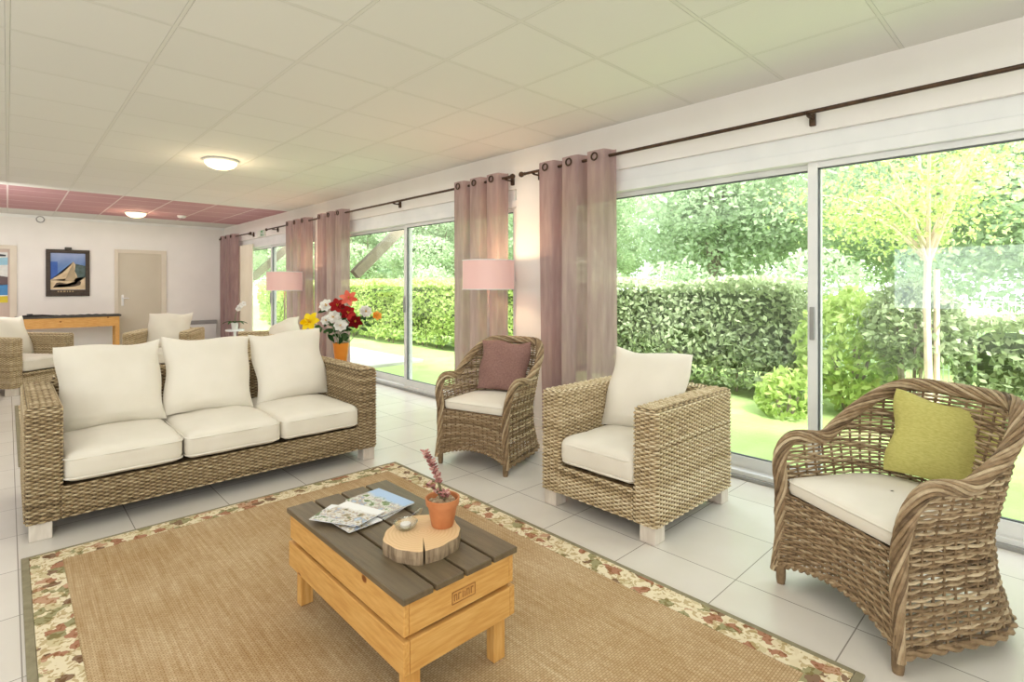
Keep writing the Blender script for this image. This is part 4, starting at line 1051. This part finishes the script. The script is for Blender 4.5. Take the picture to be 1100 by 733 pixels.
for k, (x, y, z_, rx) in enumerate([(9.1, 2.7, .9, .85), (8.95, 5.0, .8, .75), (9.2, 7.4, 1., .9), (9.0, 10.2, .9, .9), (9.1, -1.2, .8, .8), (9.0, -3.9, .9, .85), (9.2, 13.4, 1., .95)]):
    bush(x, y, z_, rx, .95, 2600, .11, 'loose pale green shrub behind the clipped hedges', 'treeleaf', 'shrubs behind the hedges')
# wire fence panel between the hedges
o = thing('wire_fence', 'pale green wire mesh fence between the two hedges', 'fence', (7.75, 1.3, GZ)); f = MB()
for y in np.arange(-1.4, 1.41, .05): f.tube([(0, y, 0), (0, y, 1.2)], .004, 4)
for z in (.1, .4, .7, 1.0, 1.18): f.tube([(0, -1.4, z), (0, 1.4, z)], .004, 4)
f.build('mesh_panel', plain('pale_green_wire', S(196,212,190), None, 9), o)
for y in (-1.4, 1.4): MB().box(-.025, .025, y-.025, y+.025, 0, 1.28, .004).build('post', plain('pale_green_post', S(190,206,186), None, 9), o, False)
# pale house beyond the right hedge
# young tree with its stake
yt = thing('young_tree', 'slim pale-trunked young tree with sparse yellow-green leaves on the lawn', 'tree', (5.8, .85, GZ))
P = [(0, 0, 0), (.01, 0, .6), (-.01, .01, 1.2), (.0, 0, 1.68)]; MB().tube(P, [.034, .03, .027, .024], 8).build('trunk', MT['paletrunk'], yt)
C = []; br = MB()
for k in range(11):
    a = k*2.4; L = rng.uniform(.9, 1.7); q_ = .42 if k % 3 else .85; e = np.array([math.cos(a)*L*q_, math.sin(a)*L*q_, 1.7+L*rng.uniform(.6, 1.2)*(1 if k % 3 else .55)]); s0 = np.array([0, 0, 1.5+.02*k])
    pts = [s0+(e-s0)*t+np.array([0, 0, .15*math.sin(PI*t)]) for t in np.linspace(0, 1, 7)]
    br.tube(pts, np.linspace(.018, .005, 7), 6)
    for t in np.linspace(.35, 1.05, 8):
        c = s0+(e-s0)*t; C.append(c+rng.normal(size=(60, 3))*np.array([.24, .24, .09]))
br.build('branches', MT['paletrunk'], yt)
C = np.concatenate(C); m = MB(); m.leaves(C, rng.uniform(.03, .06, len(C)), rng.beta(2.5, 1.8, len(C)), .6); m.build('foliage', MT['lime'], yt, False)
o = MB().tube([(0, 0, 0), (0, 0, 1.5)], .022, 8).build('support_stake', MT['paletrunk']); tag(o, 'pale wooden stake standing against the young tree trunk', 'stake'); o.location = (5.86, .80, GZ)

# big trees beyond
def crown_mesh(seed, n=46000):
    r = np.random.default_rng(seed); C = []; T = []
    for k in range(24):
        aa = r.uniform(0, 2*PI); rr = 1.3*math.sqrt(r.uniform()); zz = r.uniform(1.6, 7.2); rr *= (.75 if zz < 2.6 else 1); c = np.array([rr*math.cos(aa), rr*math.sin(aa), zz]); R = r.uniform(.8, 1.2)
        d = r.normal(size=(n//24, 3)); d /= np.linalg.norm(d, axis=1)[:, None]
        p = c+d*(R*r.uniform(.5, 1., n//24)**.5)[:, None]*np.array([1.15, 1.15, .7]); C.append(p)
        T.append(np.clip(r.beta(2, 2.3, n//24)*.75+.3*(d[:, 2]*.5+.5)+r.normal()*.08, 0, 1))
    C = np.concatenate(C); m = MB(); m.leaves(C, r.uniform(.06, .15, len(C)), np.concatenate(T), .6); return m
protos = []
tree_lbl = ['broad pale green tree beyond the hedge', 'tall loose green tree beyond the hedge', 'bushy green tree beyond the hedge']
def make_tree(kind, loc, rz):
    t = thing('garden_tree', tree_lbl[kind], 'tree', loc, rz, 'trees beyond the hedge')
    MB().tube([(0, 0, -.05), (.06, .03, 1.5), (-.05, .05, 3.2), (.05, 0, 6)], [.17, .14, .11, .03], 9).build('trunk', MT['paletrunk' if kind == 1 else 'trunk'], t)
    b = MB()
    for k in range(7):
        a = k*2.4+kind; z = 2.+.5*k; b.tube([(0, 0, z), (.7*math.cos(a), .7*math.sin(a), z+.5), (1.4*math.cos(a), 1.4*math.sin(a), z+1.1)], [.05, .035, .012], 6)
    b.build('branches', MT['trunk'], t)
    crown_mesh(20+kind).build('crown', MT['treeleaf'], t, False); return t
places = []; kk = 0
for x, y0, n_ in ((11.4, -5.2, 8), (16.7, -2.6, 8), (22., -5, 9)):
    for i in range(n_): places.append((x+rng.uniform(-.3, .3), y0+5.3*i, (kk*2+i) % 3)); kk += 1
for k, (x, y, kd) in enumerate(places):
    s_ = rng.uniform(.86, .98)
    if kd >= len(protos) and kd == len(protos): pass
    src = next((p for q, p in protos if q == kd), None)
    if src is None:
        src = make_tree(kd, (x, y, GZ), rng.uniform(0, 6)); protos.append((kd, src)); t = src
    else: t = dup(src, (x, y, GZ), rng.uniform(0, 6), tree_lbl[kd])
    t.scale = (s_*1.15, s_*1.15, s_)

# ------------------------------------------------------------------ light
W = bpy.data.worlds.new('sky'); SC.world = W; W.use_nodes = True; nt = W.node_tree; nt.nodes.clear()
ow = nt.nodes.new('ShaderNodeOutputWorld'); bg = nt.nodes.new('ShaderNodeBackground'); tc = nt.nodes.new('ShaderNodeTexCoord')
nz = nt.nodes.new('ShaderNodeTexNoise'); nz.inputs['Scale'].default_value = 3; cr = nt.nodes.new('ShaderNodeValToRGB')
cr.color_ramp.elements[0].position = .35; cr.color_ramp.elements[0].color = (.80, .89, 1, 1); cr.color_ramp.elements[1].position = .65; cr.color_ramp.elements[1].color = (1, 1, 1, 1)
nt.links.new(tc.outputs['Generated'], nz.inputs['Vector']); nt.links.new(nz.outputs['Fac'], cr.inputs['Fac']); nt.links.new(cr.outputs['Color'], bg.inputs['Color'])
bg.inputs['Strength'].default_value = 5.0; nt.links.new(bg.outputs[0], ow.inputs['Surface'])
def light(name, kind, loc, rot, energy, color=(1,1,1), **kw):
    L = bpy.data.lights.new(name, kind); L.energy = energy; L.color = color
    for k, v in kw.items(): setattr(L, k, v)
    o = bpy.data.objects.new(name, L); COL.objects.link(o); o.location = loc; o.rotation_euler = rot; return o
d = Vector((.35, .55, -.75)); q = d.to_track_quat('-Z', 'Y').to_euler()
light('sun', 'SUN', (0, 0, 12), q, 7.5, (1, .97, .92), angle=.25)
light('ceiling_fill', 'AREA', (.6, 5.6, 2.45), (0, 0, 0), 132, (1, .985, .965), shape='RECTANGLE', size=5.4, size_y=14)
light('floor_fill', 'AREA', (-.2, 4.0, .5), (PI, 0, 0), 38, (1, .98, .96), shape='RECTANGLE', size=6.5, size_y=12)
light('far_fill', 'AREA', (-1.4, 9.2, 1.7), (math.radians(90), 0, math.radians(-8)), 44, (1, .98, .95), shape='RECTANGLE', size=3, size_y=1.4)
light('back_fill', 'AREA', (-1.2, -2.2, 1.6), (math.radians(82), 0, math.radians(-25)), 100, (1, .98, .95), shape='RECTANGLE', size=4, size_y=2)

# ------------------------------------------------------------------ camera
cam = bpy.data.cameras.new('camera'); co = bpy.data.objects.new('camera', cam); COL.objects.link(co); SC.camera = co
cam.sensor_fit = 'HORIZONTAL'; cam.sensor_width = 36; cam.lens = 570/1100*36; cam.shift_y = -59.5/1100; cam.clip_start = .05; cam.clip_end = 300
co.location = (0, 0, 1.28); co.rotation_euler = (PI/2, 0, -math.atan2(542, 570))
SC.view_settings.view_transform = 'Standard'; SC.view_settings.look = 'None'; SC.view_settings.exposure = 0; SC.view_settings.gamma = 1
SC.cycles.use_denoising = True
SC.cycles.max_bounces = 10; SC.cycles.transparent_max_bounces = 24; SC.cycles.caustics_reflective = False; SC.cycles.caustics_refractive = False
